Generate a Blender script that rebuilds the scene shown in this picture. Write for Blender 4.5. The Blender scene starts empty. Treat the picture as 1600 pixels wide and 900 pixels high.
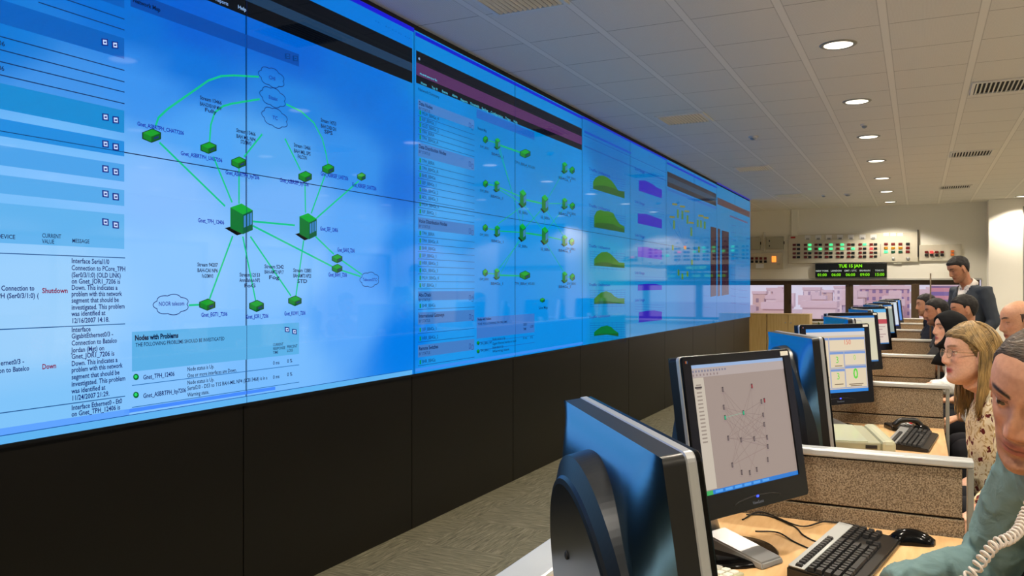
import bpy, bmesh, math, random
from mathutils import Vector, Matrix, noise

# ------------------------------------------------------------------ camera, world, exposure
SC = bpy.context.scene
COL = SC.collection
PI = math.pi
FOC = 1290.0                       # focal length in pixels of the 1600 px wide frame
TH = math.atan(635.0 / FOC)
SN, CS = math.sin(TH), math.cos(TH)
EYE = 1.45
cam_d = bpy.data.cameras.new('camera')
cam_d.sensor_width = 36.0
cam_d.lens = 36.0 * FOC / 1600.0
cam_d.clip_start = 0.05
cam_d.clip_end = 600
cam = bpy.data.objects.new('camera', cam_d)
COL.objects.link(cam)
cam.location = (0, 0, EYE)
cam.rotation_euler = (PI / 2, 0, TH)
SC.camera = cam
SC.view_settings.view_transform = 'Standard'
SC.view_settings.look = 'None'
SC.view_settings.gamma = 1
SC.view_settings.use_curve_mapping = False
SC.view_settings.exposure = 0.0
DAY = 0.80                         # daylight strength
LAMP = 146.0                        # watts of each downlight
world = bpy.data.worlds.new('world')
SC.world = world
world.use_nodes = True
wn = world.node_tree
wn.nodes['Background'].inputs[0].default_value = (0.86, 0.80, 0.98, 1)
wn.nodes['Background'].inputs[1].default_value = DAY
sun_d = bpy.data.lights.new('sun', 'SUN')
sun_d.energy = 0.9
sun_d.angle = 0.3
sun_d.color = (1.0, 0.88, 0.86)
sun = bpy.data.objects.new('sun', sun_d)
COL.objects.link(sun)
sun.rotation_euler = (math.radians(50), 0, math.radians(-25))
try:
    SC.cycles.use_denoising = True
    SC.cycles.max_bounces = 10
    SC.cycles.diffuse_bounces = 8
    SC.cycles.glossy_bounces = 4
    SC.cycles.transparent_max_bounces = 12
    SC.cycles.sample_clamp_indirect = 6.0
    SC.cycles.caustics_reflective = False
    SC.cycles.caustics_refractive = False
except Exception:
    pass

# ------------------------------------------------------------------ helpers
def lin(c):
    def f(v):
        v /= 255.0
        return v / 12.92 if v <= 0.04045 else ((v + 0.055) / 1.055) ** 2.4
    return (f(c[0]), f(c[1]), f(c[2]), 1.0)

MATS = {}
def mat(name, col=(128, 128, 128), rough=0.6, metal=0.0, emit=None, es=1.0, spec=0.5, coat=0.0, fn=None):
    if name in MATS:
        return MATS[name]
    m = bpy.data.materials.new(name)
    m.use_nodes = True
    nt = m.node_tree
    b = nt.nodes['Principled BSDF']
    b.inputs['Base Color'].default_value = lin(col)
    b.inputs['Roughness'].default_value = rough
    b.inputs['Metallic'].default_value = metal
    b.inputs['Specular IOR Level'].default_value = spec
    b.inputs['Coat Weight'].default_value = coat
    if emit is not None:
        b.inputs['Emission Color'].default_value = lin(emit)
        b.inputs['Emission Strength'].default_value = es
    if fn:
        fn(nt, b)
    MATS[name] = m
    return m

def node(nt, t, **kw):
    n = nt.nodes.new(t)
    for k, v in kw.items():
        if k in n.inputs.keys():
            n.inputs[k].default_value = v
        else:
            setattr(n, k, v)
    return n

def ramp(nt, fac, stops):
    r = nt.nodes.new('ShaderNodeValToRGB')
    e = r.color_ramp.elements
    while len(e) < len(stops):
        e.new(0.5)
    for i, (p, c) in enumerate(stops):
        e[i].position = p
        e[i].color = lin(c)
    nt.links.new(fac, r.inputs[0])
    return r.outputs[0]

def objco(nt, scale=(1, 1, 1), gen='Object'):
    tc = nt.nodes.new('ShaderNodeTexCoord')
    mp = nt.nodes.new('ShaderNodeMapping')
    mp.inputs['Scale'].default_value = scale
    nt.links.new(tc.outputs[gen], mp.inputs[0])
    return mp.outputs[0]

def noise_fn(scale, stops, bump=0.0, detail=3.0, stretch=(1, 1, 1), rough=0.5, bscale=None):
    def fn(nt, b):
        co = objco(nt, stretch)
        n = node(nt, 'ShaderNodeTexNoise', Scale=scale, Detail=detail, Roughness=rough)
        nt.links.new(co, n.inputs['Vector'])
        if stops:
            nt.links.new(ramp(nt, n.outputs[0], stops), b.inputs['Base Color'])
        if bump:
            h = n.outputs[0]
            if bscale:
                n2 = node(nt, 'ShaderNodeTexNoise', Scale=bscale, Detail=3.0)
                nt.links.new(co, n2.inputs['Vector'])
                h = n2.outputs[0]
            bp = node(nt, 'ShaderNodeBump', Strength=bump, Distance=0.01)
            nt.links.new(h, bp.inputs['Height'])
            nt.links.new(bp.outputs[0], b.inputs['Normal'])
    return fn

def link(name, bm, m=None, parent=None, smooth=False, loc=None):
    me = bpy.data.meshes.new(name)
    bm.normal_update()
    bm.to_mesh(me)
    bm.free()
    if m is not None:
        for mm in (m if isinstance(m, (list, tuple)) else [m]):
            me.materials.append(mm)
    if smooth:
        for p in me.polygons:
            p.use_smooth = True
    o = bpy.data.objects.new(name, me)
    COL.objects.link(o)
    if parent is not None:
        o.parent = parent
    if loc is not None:
        o.location = loc
    return o

def tag(o, label=None, cat=None, group=None, kind=None):
    if label: o['label'] = label
    if cat: o['category'] = cat
    if group: o['group'] = group
    if kind: o['kind'] = kind
    return o

def thing(name, label, cat, loc=(0, 0, 0), rz=0.0, group=None):
    o = bpy.data.objects.new(name, None)
    o.empty_display_size = 0.1
    COL.objects.link(o)
    o.location = loc
    o.rotation_euler = (0, 0, rz)
    return tag(o, label, cat, group)

def kids(o):
    return [c for c in bpy.data.objects if c.parent == o]

def copy_tree(o, parent=None):
    c = o.copy()
    COL.objects.link(c)
    c.parent = parent
    for ch in kids(o):
        copy_tree(ch, c)
    return c

def add_box(bm, a, b, bev=0.0, mi=0, M=None):
    x0, y0, z0 = a
    x1, y1, z1 = b
    vs = [bm.verts.new(p) for p in ((x0, y0, z0), (x1, y0, z0), (x1, y1, z0), (x0, y1, z0),
                                    (x0, y0, z1), (x1, y0, z1), (x1, y1, z1), (x0, y1, z1))]
    fs = [bm.faces.new([vs[i] for i in q]) for q in ((3, 2, 1, 0), (4, 5, 6, 7), (0, 1, 5, 4), (1, 2, 6, 5), (2, 3, 7, 6), (3, 0, 4, 7))]
    for f in fs:
        f.material_index = mi
    if bev > 0:
        es = list({e for f in fs for e in f.edges})
        r = bmesh.ops.bevel(bm, geom=es, offset=bev, segments=2, affect='EDGES', profile=0.5)
        vs = list({v for f in r['faces'] for v in f.verts} | {v for v in vs if v.is_valid})
        for f in r['faces']:
            f.material_index = mi
    if M is not None:
        bmesh.ops.transform(bm, matrix=M, verts=vs)
    return vs

def box(name, a, b, m, parent=None, bev=0.0, M=None):
    bm = bmesh.new()
    add_box(bm, a, b, bev, M=M)
    return link(name, bm, m, parent)

def ring_frame(d):
    d = d.normalized()
    up = Vector((0, 0, 1)) if abs(d.z) < 0.9 else Vector((1, 0, 0))
    a = d.cross(up).normalized()
    return a, a.cross(d).normalized()

def add_loft(bm, rings, cap=True, closed=True):
    """rings: list of lists of points, same count"""
    vr = [[bm.verts.new(p) for p in r] for r in rings]
    n = len(vr[0])
    for i in range(len(vr) - 1):
        for k in range(n if closed else n - 1):
            bm.faces.new((vr[i][k], vr[i][(k + 1) % n], vr[i + 1][(k + 1) % n], vr[i + 1][k]))
    if cap and closed:
        bm.faces.new(list(reversed(vr[0])))
        bm.faces.new(vr[-1])
    return vr

def add_tube(bm, pts, rad, n=12, round_ends=False):
    pts = [Vector(p) for p in pts]
    if not isinstance(rad, (list, tuple)):
        rad = [rad] * len(pts)
    rad = list(rad)
    if round_ends:
        d0 = (pts[0] - pts[1]).normalized()
        d1 = (pts[-1] - pts[-2]).normalized()
        p0, r0, p1, r1 = pts[0], rad[0], pts[-1], rad[-1]
        pts = [p0 + d0 * r0 * 0.95, p0 + d0 * r0 * 0.6] + pts + [p1 + d1 * r1 * 0.6, p1 + d1 * r1 * 0.95]
        rad = [r0 * 0.3, r0 * 0.8] + rad + [r1 * 0.8, r1 * 0.3]
    rings = []
    a = None
    for i, p in enumerate(pts):
        d = (pts[min(i + 1, len(pts) - 1)] - pts[max(i - 1, 0)]).normalized()
        if a is None:
            a, b = ring_frame(d)
        else:
            a = (a - d * a.dot(d)).normalized()
            b = a.cross(d).normalized()
        rings.append([p + (a * math.cos(t) + b * math.sin(t)) * rad[i] for t in [2 * PI * k / n for k in range(n)]])
    add_loft(bm, rings)

def add_ell(bm, c, r, M=None, seg=20, rings=12):
    c = Vector(c)
    out = bmesh.ops.create_uvsphere(bm, u_segments=seg, v_segments=rings, radius=1.0)
    T = Matrix.Translation(c) @ (M if M else Matrix()) @ Matrix.Diagonal((r[0], r[1], r[2], 1))
    bmesh.ops.transform(bm, matrix=T, verts=out['verts'])
    return out['verts']

def add_cyl(bm, c, r, h, n=24, r2=None, sx=1.0, sy=1.0):
    """vertical cylinder/cone from c upwards"""
    r2 = r if r2 is None else r2
    c = Vector(c)
    rings = []
    for z, rr in ((0, r), (h, r2)):
        rings.append([c + Vector((rr * sx * math.cos(2 * PI * k / n), rr * sy * math.sin(2 * PI * k / n), z)) for k in range(n)])
    add_loft(bm, rings)

def smooth_path(pts, n=8):
    """Catmull-Rom"""
    P = [Vector(p) for p in pts]
    P = [P[0] * 2 - P[1]] + P + [P[-1] * 2 - P[-2]]
    out = []
    for i in range(1, len(P) - 2):
        for k in range(n):
            t = k / n
            a, b, c, d = P[i - 1], P[i], P[i + 1], P[i + 2]
            out.append(0.5 * ((2 * b) + (c - a) * t + (2 * a - 5 * b + 4 * c - d) * t * t + (3 * b - a - 3 * c + d) * t ** 3))
    out.append(P[-2])
    return out

# projections of photo pixels on real planes of the room
def on_x(px, py, X):
    t = (px - 800) / FOC
    Z = X / (CS * t - SN)
    return SN * t * Z + CS * Z, EYE - (py - 450) * Z / FOC
def on_y(px, py, Y):
    t = (px - 800) / FOC
    Z = Y / (SN * t + CS)
    return CS * t * Z - SN * Z, EYE - (py - 450) * Z / FOC
def on_z(px, py, z):
    Z = FOC * (EYE - z) / (py - 450)
    xc = (px - 800) / FOC * Z
    return CS * xc - SN * Z, SN * xc + CS * Z

# ------------------------------------------------------------------ drawing on flat displays
def emat(col, es=1.0, gloss=0.08):
    return mat('display_%02x%02x%02x_%d_%d' % (int(col[0]), int(col[1]), int(col[2]), int(es * 100), int(gloss * 100)), (4, 4, 5), gloss, emit=col, es=es, spec=0.28)

class Canvas:
    def __init__(self, org, ex, ey, en, es=1.0, gloss=0.04):
        self.o, self.ex, self.ey, self.en = Vector(org), Vector(ex), Vector(ey), Vector(en)
        self.bm = bmesh.new()
        self.mats = []
        self.es, self.gloss = es, gloss
    def mi(self, col):
        m = emat(col, self.es, self.gloss)
        if m not in self.mats:
            self.mats.append(m)
        return self.mats.index(m)
    def P(self, u, v, k):
        return self.o + self.ex * u + self.ey * v + self.en * (0.0006 * k)
    def poly(self, pts, col, k=1):
        vs = [self.bm.verts.new(self.P(u, v, k)) for u, v in pts]
        f = self.bm.faces.new(vs)
        f.material_index = self.mi(col)
    def rect(self, u0, v0, u1, v1, col, k=1):
        self.poly([(u0, v0), (u1, v0), (u1, v1), (u0, v1)], col, k)
    def line(self, pts, w, col, k=2):
        for (a, b), (c, d) in zip(pts[:-1], pts[1:]):
            L = math.hypot(c - a, d - b) or 1e-6
            nx, ny = -(d - b) / L * w / 2, (c - a) / L * w / 2
            ex, ey = (c - a) / L * w * 0.15, (d - b) / L * w * 0.15
            self.poly([(a - nx - ex, b - ny - ey), (c - nx + ex, d - ny + ey), (c + nx + ex, d + ny + ey), (a + nx - ex, b + ny - ey)], col, k)
    def frame(self, u0, v0, u1, v1, w, col, k=2):
        self.line([(u0, v0), (u1, v0), (u1, v1), (u0, v1), (u0, v0)], w, col, k)
    def text(self, s, u, v, h, col, k=3, fit=None, align='LEFT', bold=0.0):
        cu = bpy.data.curves.new('t', 'FONT')
        cu.body = s
        cu.size = h
        cu.align_x = align
        cu.resolution_u = 2
        cu.offset = bold * h
        ob = bpy.data.objects.new('t', cu)
        COL.objects.link(ob)
        dg = bpy.context.evaluated_depsgraph_get()
        me = bpy.data.meshes.new_from_object(ob.evaluated_get(dg))
        sx = 1.0
        if fit and len(me.vertices):
            w = max(x.co.x for x in me.vertices)
            sx = fit / w if w > 0 else 1
        i0 = len(self.bm.verts)
        f0 = len(self.bm.faces)
        self.bm.from_mesh(me)
        self.bm.verts.ensure_lookup_table()
        self.bm.faces.ensure_lookup_table()
        for x in self.bm.verts[i0:]:
            x.co = self.P(u + x.co.x * sx, v + x.co.y, k)
        idx = self.mi(col)
        for f in self.bm.faces[f0:]:
            f.material_index = idx
        bpy.data.objects.remove(ob)
        bpy.data.meshes.remove(me)
        bpy.data.curves.remove(cu)
    def build(self, name, parent):
        return link(name, self.bm, self.mats, parent)

# ------------------------------------------------------------------ materials of the room
def ceiling_fn(nt, b):
    # metal ceiling tiles 0.61 m x 0.525 m with double runner lines along the room
    g = nt.nodes.new('ShaderNodeNewGeometry')
    sep = nt.nodes.new('ShaderNodeSeparateXYZ')
    nt.links.new(g.outputs['Position'], sep.inputs[0])
    def m(op, a, bb=None, c=None):
        n = nt.nodes.new('ShaderNodeMath')
        n.operation = op
        for i, v in enumerate((a, bb, c)):
            if v is None: continue
            if isinstance(v, (int, float)): n.inputs[i].default_value = v
            else: nt.links.new(v, n.inputs[i])
        return n.outputs[0]
    yy = m('FRACT', m('DIVIDE', m('ADD', sep.outputs['Y'], 20 * 0.609 - 5.46), 0.609))
    dy = m('MINIMUM', yy, m('SUBTRACT', 1.0, yy))
    xx = m('FRACT', m('DIVIDE', m('ADD', sep.outputs['X'], 20 * 0.524 + 0.185), 0.524))
    dx = m('MULTIPLY', m('MINIMUM', xx, m('SUBTRACT', 1.0, xx)), 0.524)
    ly = m('LESS_THAN', m('MULTIPLY', dy, 0.609), 0.0035)
    runner = m('LESS_THAN', dx, 0.024)
    edge = m('LESS_THAN', m('ABSOLUTE', m('SUBTRACT', dx, 0.024)), 0.003)
    # fine perforation
    vx = m('SINE', m('MULTIPLY', sep.outputs['X'], 500.0))
    vy = m('SINE', m('MULTIPLY', sep.outputs['Y'], 500.0))
    perf = m('MULTIPLY', m('GREATER_THAN', m('MULTIPLY', vx, vy), 0.55), m('SUBTRACT', 1.0, runner))
    base = node(nt, 'ShaderNodeMixRGB')
    base.inputs[1].default_value = lin((236, 233, 226))
    base.inputs[2].default_value = lin((243, 240, 233))
    nt.links.new(runner, base.inputs[0])
    d1 = node(nt, 'ShaderNodeMixRGB')
    d1.inputs[2].default_value = lin((128, 122, 112))
    nt.links.new(base.outputs[0], d1.inputs[1])
    nt.links.new(m('MAXIMUM', m('MULTIPLY', m('MULTIPLY', ly, m('SUBTRACT', 1.0, runner)), 0.8), m('MULTIPLY', edge, 0.35)), d1.inputs[0])
    d2 = node(nt, 'ShaderNodeMixRGB')
    d2.inputs[2].default_value = lin((150, 146, 138))
    nt.links.new(d1.outputs[0], d2.inputs[1])
    nt.links.new(m('MULTIPLY', perf, 0.35), d2.inputs[0])
    nt.links.new(d2.outputs[0], b.inputs['Base Color'])

def carpet_fn(nt, b):
    co = objco(nt)
    ck = node(nt, 'ShaderNodeTexChecker', Scale=2.0)
    nt.links.new(co, ck.inputs[0])
    outs = []
    for st in ((3, 40, 1), (40, 3, 1)):
        n = node(nt, 'ShaderNodeTexNoise', Scale=2.2, Detail=5.0, Roughness=0.7)
        nt.links.new(objco(nt, st), n.inputs['Vector'])
        outs.append(n.outputs[0])
    mx = node(nt, 'ShaderNodeMixRGB')
    nt.links.new(ck.outputs['Fac'], mx.inputs[0])
    nt.links.new(outs[0], mx.inputs[1])
    nt.links.new(outs[1], mx.inputs[2])
    nt.links.new(ramp(nt, mx.outputs[0], [(0.25, (72, 68, 54)), (0.5, (120, 115, 94)), (0.75, (160, 154, 130))]), b.inputs['Base Color'])
    bp = node(nt, 'ShaderNodeBump', Strength=0.4, Distance=0.005)
    nt.links.new(mx.outputs[0], bp.inputs['Height'])
    nt.links.new(bp.outputs[0], b.inputs['Normal'])

M_ceil = mat('ceiling_tiles', rough=0.7, fn=ceiling_fn)
M_floor = mat('carpet_tiles', rough=0.95, spec=0.1, fn=carpet_fn)
M_wall = mat('white_wall', (240, 237, 226), 0.8)
M_wallg = mat('grey_wall', (190, 188, 182), 0.8)
M_skirt = mat('dark_skirt_panels', (17, 14, 9), 0.4, spec=0.4)
M_black = mat('black_plastic', (14, 14, 15), 0.35)
M_blackg = mat('gloss_black_plastic', (8, 8, 9), 0.16, spec=0.2)
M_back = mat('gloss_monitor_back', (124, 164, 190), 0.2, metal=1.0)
M_rub = mat('black_rubber', (20, 20, 21), 0.7)
M_silver = mat('silver_plastic', (188, 190, 192), 0.3, metal=0.6)
M_alu = mat('brushed_aluminium', (198, 202, 203), 0.35, metal=0.35)
M_trim = mat('grey_metal_trim', (150, 150, 142), 0.45, metal=0.3)
M_fab = mat('speckled_grey_fabric', rough=0.95, spec=0.1, fn=noise_fn(260, [(0.36, (104, 90, 74)), (0.5, (140, 124, 102)), (0.62, (164, 148, 126))], bump=0.1, detail=1.0))
M_wood = mat('beech_worktop', rough=0.38, fn=noise_fn(9, [(0.35, (222, 176, 120)), (0.65, (236, 194, 142))], detail=5, stretch=(6, 0.8, 1)))
M_maple = mat('maple_cabinet', rough=0.45, fn=noise_fn(6, [(0.3, (214, 178, 112)), (0.7, (230, 200, 138))], detail=5, stretch=(6, 6, 0.5)))
M_dark = mat('dark_brown_matt', (30, 26, 22), 0.8)  # plain dark brown for seams, rails, plinths and small fittings
M_brown = mat('bronze_window_frame', (84, 66, 44), 0.5, metal=0.2)
M_beige = mat('beige_plastic', (178, 178, 150), 0.45)
M_beiged = mat('dull_beige_plastic', (150, 150, 124), 0.5)
M_white = mat('white_enamel', (232, 230, 222), 0.4)
M_lamp = mat('lamp_diffuser', (255, 250, 235), 0.4, emit=(255, 246, 226), es=3.2)
def glass_fn(nt, b):
    out = nt.nodes['Material Output']
    tr = nt.nodes.new('ShaderNodeBsdfTransparent')
    gl = node(nt, 'ShaderNodeBsdfGlossy', Roughness=0.02)
    lw = node(nt, 'ShaderNodeLayerWeight', Blend=0.5)
    pw = nt.nodes.new('ShaderNodeMath'); pw.operation = 'POWER'; pw.inputs[1].default_value = 4.0
    nt.links.new(lw.outputs['Facing'], pw.inputs[0])
    fr = nt.nodes.new('ShaderNodeMath'); fr.operation = 'MULTIPLY_ADD'; fr.inputs[1].default_value = 0.5; fr.inputs[2].default_value = 0.03
    nt.links.new(pw.outputs[0], fr.inputs[0])
    mx = nt.nodes.new('ShaderNodeMixShader')
    nt.links.new(fr.outputs[0], mx.inputs[0])
    nt.links.new(tr.outputs[0], mx.inputs[1])
    nt.links.new(gl.outputs[0], mx.inputs[2])
    nt.links.new(mx.outputs[0], out.inputs['Surface'])
M_glass = mat('clear_glass', fn=glass_fn)
# ------------------------------------------------------------------ the room
XL, XR, YB, YF, ZC = -3.7, 6.5, -3.5, 17.55, 3.04
T = 0.15
tag(box('floor', (XL - T, YB - T, -0.1), (XR + T, YF + 0.3, 0.0), M_floor), kind='structure')
tag(box('ceiling', (XL - T, YB - T, ZC), (XR + T, YF + 0.3, ZC + 0.1), M_ceil), kind='structure')
tag(box('wall_left', (XL - T, YB - T, 0), (XL, YF + 0.3, ZC), M_wall), kind='structure')
bm = bmesh.new()
add_box(bm, (XR, YB - T, 0), (XR + T, YF + 0.3, 0.8))
add_box(bm, (XR, YB - T, 2.3), (XR + T, YF + 0.3, ZC))
for q in range(8):
    yy = YB - T + q * (YF + 0.3 - YB + T - 0.5) / 7
    add_box(bm, (XR, yy, 0.8), (XR + T, yy + 0.5, 2.3))
tag(link('wall_right', bm, M_wall), kind='structure')
for q in range(7):  # windows added in the unseen right wall for more daylight
    yy = YB - T + q * (YF + 0.3 - YB + T - 0.5) / 7 + 0.5
    y2 = YB - T + (q + 1) * (YF + 0.3 - YB + T - 0.5) / 7
    bm = bmesh.new()
    for a, b_ in (((XR + 0.04, yy, 0.8), (XR + 0.1, y2, 0.86)), ((XR + 0.04, yy, 2.24), (XR + 0.1, y2, 2.3)), ((XR + 0.04, yy, 0.86), (XR + 0.1, yy + 0.06, 2.24)), ((XR + 0.04, y2 - 0.06, 0.86), (XR + 0.1, y2, 2.24))):
        add_box(bm, a, b_)
    w_ = tag(link('window_%d' % (q + 5), bm, M_brown), kind='structure')
    box('pane', (XR + 0.065, yy + 0.06, 0.86), (XR + 0.071, y2 - 0.06, 2.24), M_glass, w_)
tag(box('wall_back', (XL, YB - T, 0), (XR, YB, ZC), M_wall), kind='structure')
WZ0, WZ1 = 0.78, 1.60
bm = bmesh.new()
add_box(bm, (XL, YF, 0), (XR, YF + 0.25, WZ0))
add_box(bm, (XL, YF, WZ1), (XR, YF + 0.25, ZC))
add_box(bm, (1.05, YF, WZ0), (XR, YF + 0.25, WZ1))
tag(link('wall_far', bm, M_wall), kind='structure')
# window band
mull = [-3.575, -2.395, -1.225, -0.055, 1.02]
for i in range(4):
    bm = bmesh.new()
    x0, x1 = mull[i], mull[i + 1]
    y0, y1 = YF + 0.02, YF + 0.10
    w = 0.07
    add_box(bm, (x0, y0, WZ1 - 0.07), (x1, y1, WZ1), 0.004)
    add_box(bm, (x0, y0, WZ0), (x1, y1, WZ0 + 0.05), 0.004)
    add_box(bm, (x0, y0, WZ0 + 0.05), (x0 + w, y1, WZ1 - 0.07), 0.004)
    add_box(bm, (x1 - w, y0, WZ0 + 0.05), (x1, y1, WZ1 - 0.07), 0.004)
    add_box(bm, (x0 + w, y0 + 0.02, WZ1 - 0.09), (x1 - w, y1 - 0.02, WZ1 - 0.07))
    fr = tag(link('window_%d' % (i + 1), bm, M_brown), kind='structure')
    pn = box('pane', (x0 + w, YF + 0.055, WZ0 + 0.05), (x1 - w, YF + 0.061, WZ1 - 0.09), M_glass, fr)
    for hx in (x0 + w - 0.02,):
        bm = bmesh.new()
        add_box(bm, (hx, y0 - 0.02, 1.12), (hx + 0.018, y0, 1.22), 0.003)
        link('handle', bm, M_dark, fr)
bm = bmesh.new()
add_box(bm, (XL, YF - 0.02, WZ1), (1.05, YF + 0.03, WZ1 + 0.035), 0.004)
tag(link('trim_1', bm, M_wallg), kind='structure')
bm = bmesh.new()
add_box(bm, (-2.31, YF - 0.05, 2.5), (-2.18, YF, ZC), 0.004)
tag(link('trim_2', bm, M_wall), kind='structure')
bm = bmesh.new()
add_box(bm, (XL, YF - 0.1, WZ0 - 0.03), (1.05, YF + 0.02, WZ0), 0.004)
tag(link('trim_3', bm, M_white), kind='structure')
# column and glazed partition right of it
bm = bmesh.new()
add_box(bm, (1.13, 17.1, 0), (1.66, YF, ZC), 0.006)
tag(link('wall_column', bm, M_wall), kind='structure')
bm = bmesh.new()
for z0, z1 in ((0.05, 1.92), (1.96, 2.78)):
    add_box(bm, (1.70, 17.2, z0), (3.4, 17.24, z1), 0.004)
d = tag(link('door_1', bm, mat('grey_door_leaf', (150, 150, 138), 0.5)), kind='structure')
box('door_frame', (1.66, 17.15, 0), (1.70, 17.28, 2.9), M_trim, d)
box('door_rail', (1.70, 17.17, 1.92), (3.4, 17.26, 1.96), M_dark, d)
box('door_header', (1.70, 17.15, 2.78), (3.4, 17.28, 2.9), M_dark, d)
tag(box('trim_4', (1.66, 17.2, 2.9), (XR, 17.28, ZC), M_wall), kind='structure')
tag(box('baseboard_right', (XR - 0.015, YB, 0), (XR, YF, 0.1), M_dark), kind='structure')

# ------------------------------------------------------------------ city outside
GR = -14.0
tag(box('ground', (-500, -200, GR - 1), (500, 900, GR), mat('hazy_ground', (206, 186, 190), 0.95)), kind='structure')
def facade(name, wallc, winc, sx, sz, frac=0.45):
    def fn(nt, b):
        tc = nt.nodes.new('ShaderNodeNewGeometry')
        sep = nt.nodes.new('ShaderNodeSeparateXYZ')
        nt.links.new(tc.outputs['Position'], sep.inputs[0])
        def m(op, a, bb):
            n = nt.nodes.new('ShaderNodeMath')
            n.operation = op
            for i, v in enumerate((a, bb)):
                if isinstance(v, (int, float)): n.inputs[i].default_value = v
                else: nt.links.new(v, n.inputs[i])
            return n.outputs[0]
        s = m('ADD', sep.outputs['X'], sep.outputs['Y'])
        fx = m('FRACT', m('DIVIDE', m('ADD', s, 500.0), sx), 0)
        fz = m('FRACT', m('DIVIDE', m('ADD', sep.outputs['Z'], 500.0), sz), 0)
        k = m('MULTIPLY', m('LESS_THAN', fx, frac), m('LESS_THAN', fz, 0.5))
        mx = node(nt, 'ShaderNodeMixRGB')
        mx.inputs[1].default_value = lin(wallc)
        mx.inputs[2].default_value = lin(winc)
        nt.links.new(k, mx.inputs[0])
        nt.links.new(mx.outputs[0], b.inputs['Base Color'])
    return mat(name, rough=0.9, spec=0.1, fn=fn)
def building(x, y, w, d, top, m, label, extra=None):
    t = thing('building', label, 'building', (x, y, GR), 0, 'city buildings beyond the windows')
    d = max(4, d - 1)
    box('wall', (-w / 2, 0, 0), (w / 2, d, top - GR), m, t)
    bm = bmesh.new()
    e = 0.25
    for a, b2 in (((-w / 2 - e, -e), (w / 2 + e, e)), ((-w / 2 - e, d - e), (w / 2 + e, d + e)), ((-w / 2 - e, e), (-w / 2 + e, d - e)), ((w / 2 - e, e), (w / 2 + e, d - e))):
        add_box(bm, (a[0], a[1], top - GR - 0.3), (b2[0], b2[1], top - GR + 0.7))
    link('parapet', bm, M_city0, t)
    if extra:
        for (ex, ez, ew, eh) in extra:
            box('roof_hut', (ex - ew / 2, 1, top - GR), (ex + ew / 2, d - 1, top - GR + eh), M_city0, t)
    return t
M_city0 = mat('pale_render', (226, 208, 210), 0.9)
F1 = facade('white_flats', (236, 224, 224), (176, 160, 178), 2.3, 2.9, 0.42)
F2 = facade('pink_flats', (220, 188, 194), (150, 130, 170), 1.75, 2.0, 0.5)
F3 = facade('tan_flats', (222, 198, 188), (166, 146, 156), 3.0, 3.1, 0.35)
F5 = facade('grey_flats', (200, 192, 206), (150, 142, 168), 2.2, 3.0, 0.5)
F4 = facade('rose_banded_flats', (214, 158, 168), (140, 124, 176), 60, 1.7, 0.95)
def bx_at(px, Y): return on_y(px, 450, Y)[0]
def city(px0, px1, ytop, Y, m, label, huts=()):
    x0, x1 = bx_at(px0, Y), bx_at(px1, Y)
    top = on_y((px0 + px1) / 2, ytop, Y)[1]
    return building((x0 + x1) / 2, Y, x1 - x0, 6, top, m, label, huts)
city(1344, 1421, 450, 250, F2, 'broad pink block of flats with rows of windows, seen in the third pane', [(-5, 0, 3, 1.6), (3, 0, 4, 1.2)])
city(1455, 1500, 445, 200, F4, 'rose building with dark horizontal bands beside the suited man')
city(1334, 1352, 462, 150, F3, 'tan house at the left edge of the third pane')
city(1255, 1281, 452, 300, F1, 'tall white flats in the left half of the second pane')
city(1284, 1300, 456, 330, F3, 'tan block in the middle of the second pane')
city(1303, 1322, 449, 420, F1, 'pale tower at the right of the second pane')
city(1176, 1196, 458, 320, F3, 'tan block with flat roof in the first visible pane')
city(1198, 1221, 452, 380, F1, 'white flats at the right of the first visible pane')
rc = random.Random(21)
for q in range(46):
    Y = rc.choice((130, 160, 200, 240, 290, 350, 430))
    Y = 118 + q * 6.9
    px = 1130 + (q * 61.8) % 430
    wpx = rc.uniform(14, 34) * 180 / Y + 6
    yt = 450 + (rc.uniform(22, 34) * 150 / Y if Y < 300 else rc.uniform(4, 14))
    m = (F1, F3, F1, F5, F2)[q % 5]
    x0, x1 = bx_at(px, Y), bx_at(px + wpx, Y)
    top = on_y(px, yt, Y)[1]
    t = building((x0 + x1) / 2, Y, x1 - x0, 5, top, m, 'pale low flat roofed building in the hazy city beyond the windows', [(rc.uniform(-2, 2), 0, 2.5, 2.0)] if q % 2 else ())
    t['group'] = 'low flat roofed buildings of the hazy city'

# ------------------------------------------------------------------ ceiling fittings
def downlight(x, y, label):
    t = thing('ceiling_downlight', label, 'ceiling light', (x, y, ZC), 0, 'round recessed downlights')
    bm = bmesh.new()
    n = 40
    prof = [(0.088, -0.001), (0.092, -0.007), (0.108, -0.006), (0.116, -0.001), (0.116, 0.0), (0.088, 0.0)]
    rings = [[(r * math.cos(2 * PI * k / n), r * math.sin(2 * PI * k / n), z) for k in range(n)] for r, z in prof]
    rings.append(rings[0])
    add_loft(bm, rings, cap=False)
    link('trim_ring', bm, M_trim, t, True)
    bm = bmesh.new()
    add_cyl(bm, (0, 0, -0.004), 0.089, 0.003, 36)
    link('diffuser', bm, M_lamp, t)
    ld = LAMP_D
    lo = bpy.data.objects.new('lamp', ld)
    COL.objects.link(lo)
    lo.parent = t
    lo.location = (0, 0, -0.02)
    return t
LAMP_D = bpy.data.lights.new('downlight_beam', 'SPOT')
LAMP_D.energy = LAMP
LAMP_D.color = (1.0, 0.89, 0.73)
LAMP_D.spot_size = math.radians(130)
LAMP_D.spot_blend = 0.35
LAMP_D.shadow_soft_size = 0.08
ordn = ['nearest', 'second', 'third', 'fourth', 'fifth', 'sixth', 'farthest']
for i in range(7):
    downlight(-0.47, 5.78 + 1.828 * i, '%s round downlight of the row receding over the desks' % ordn[i])
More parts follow.
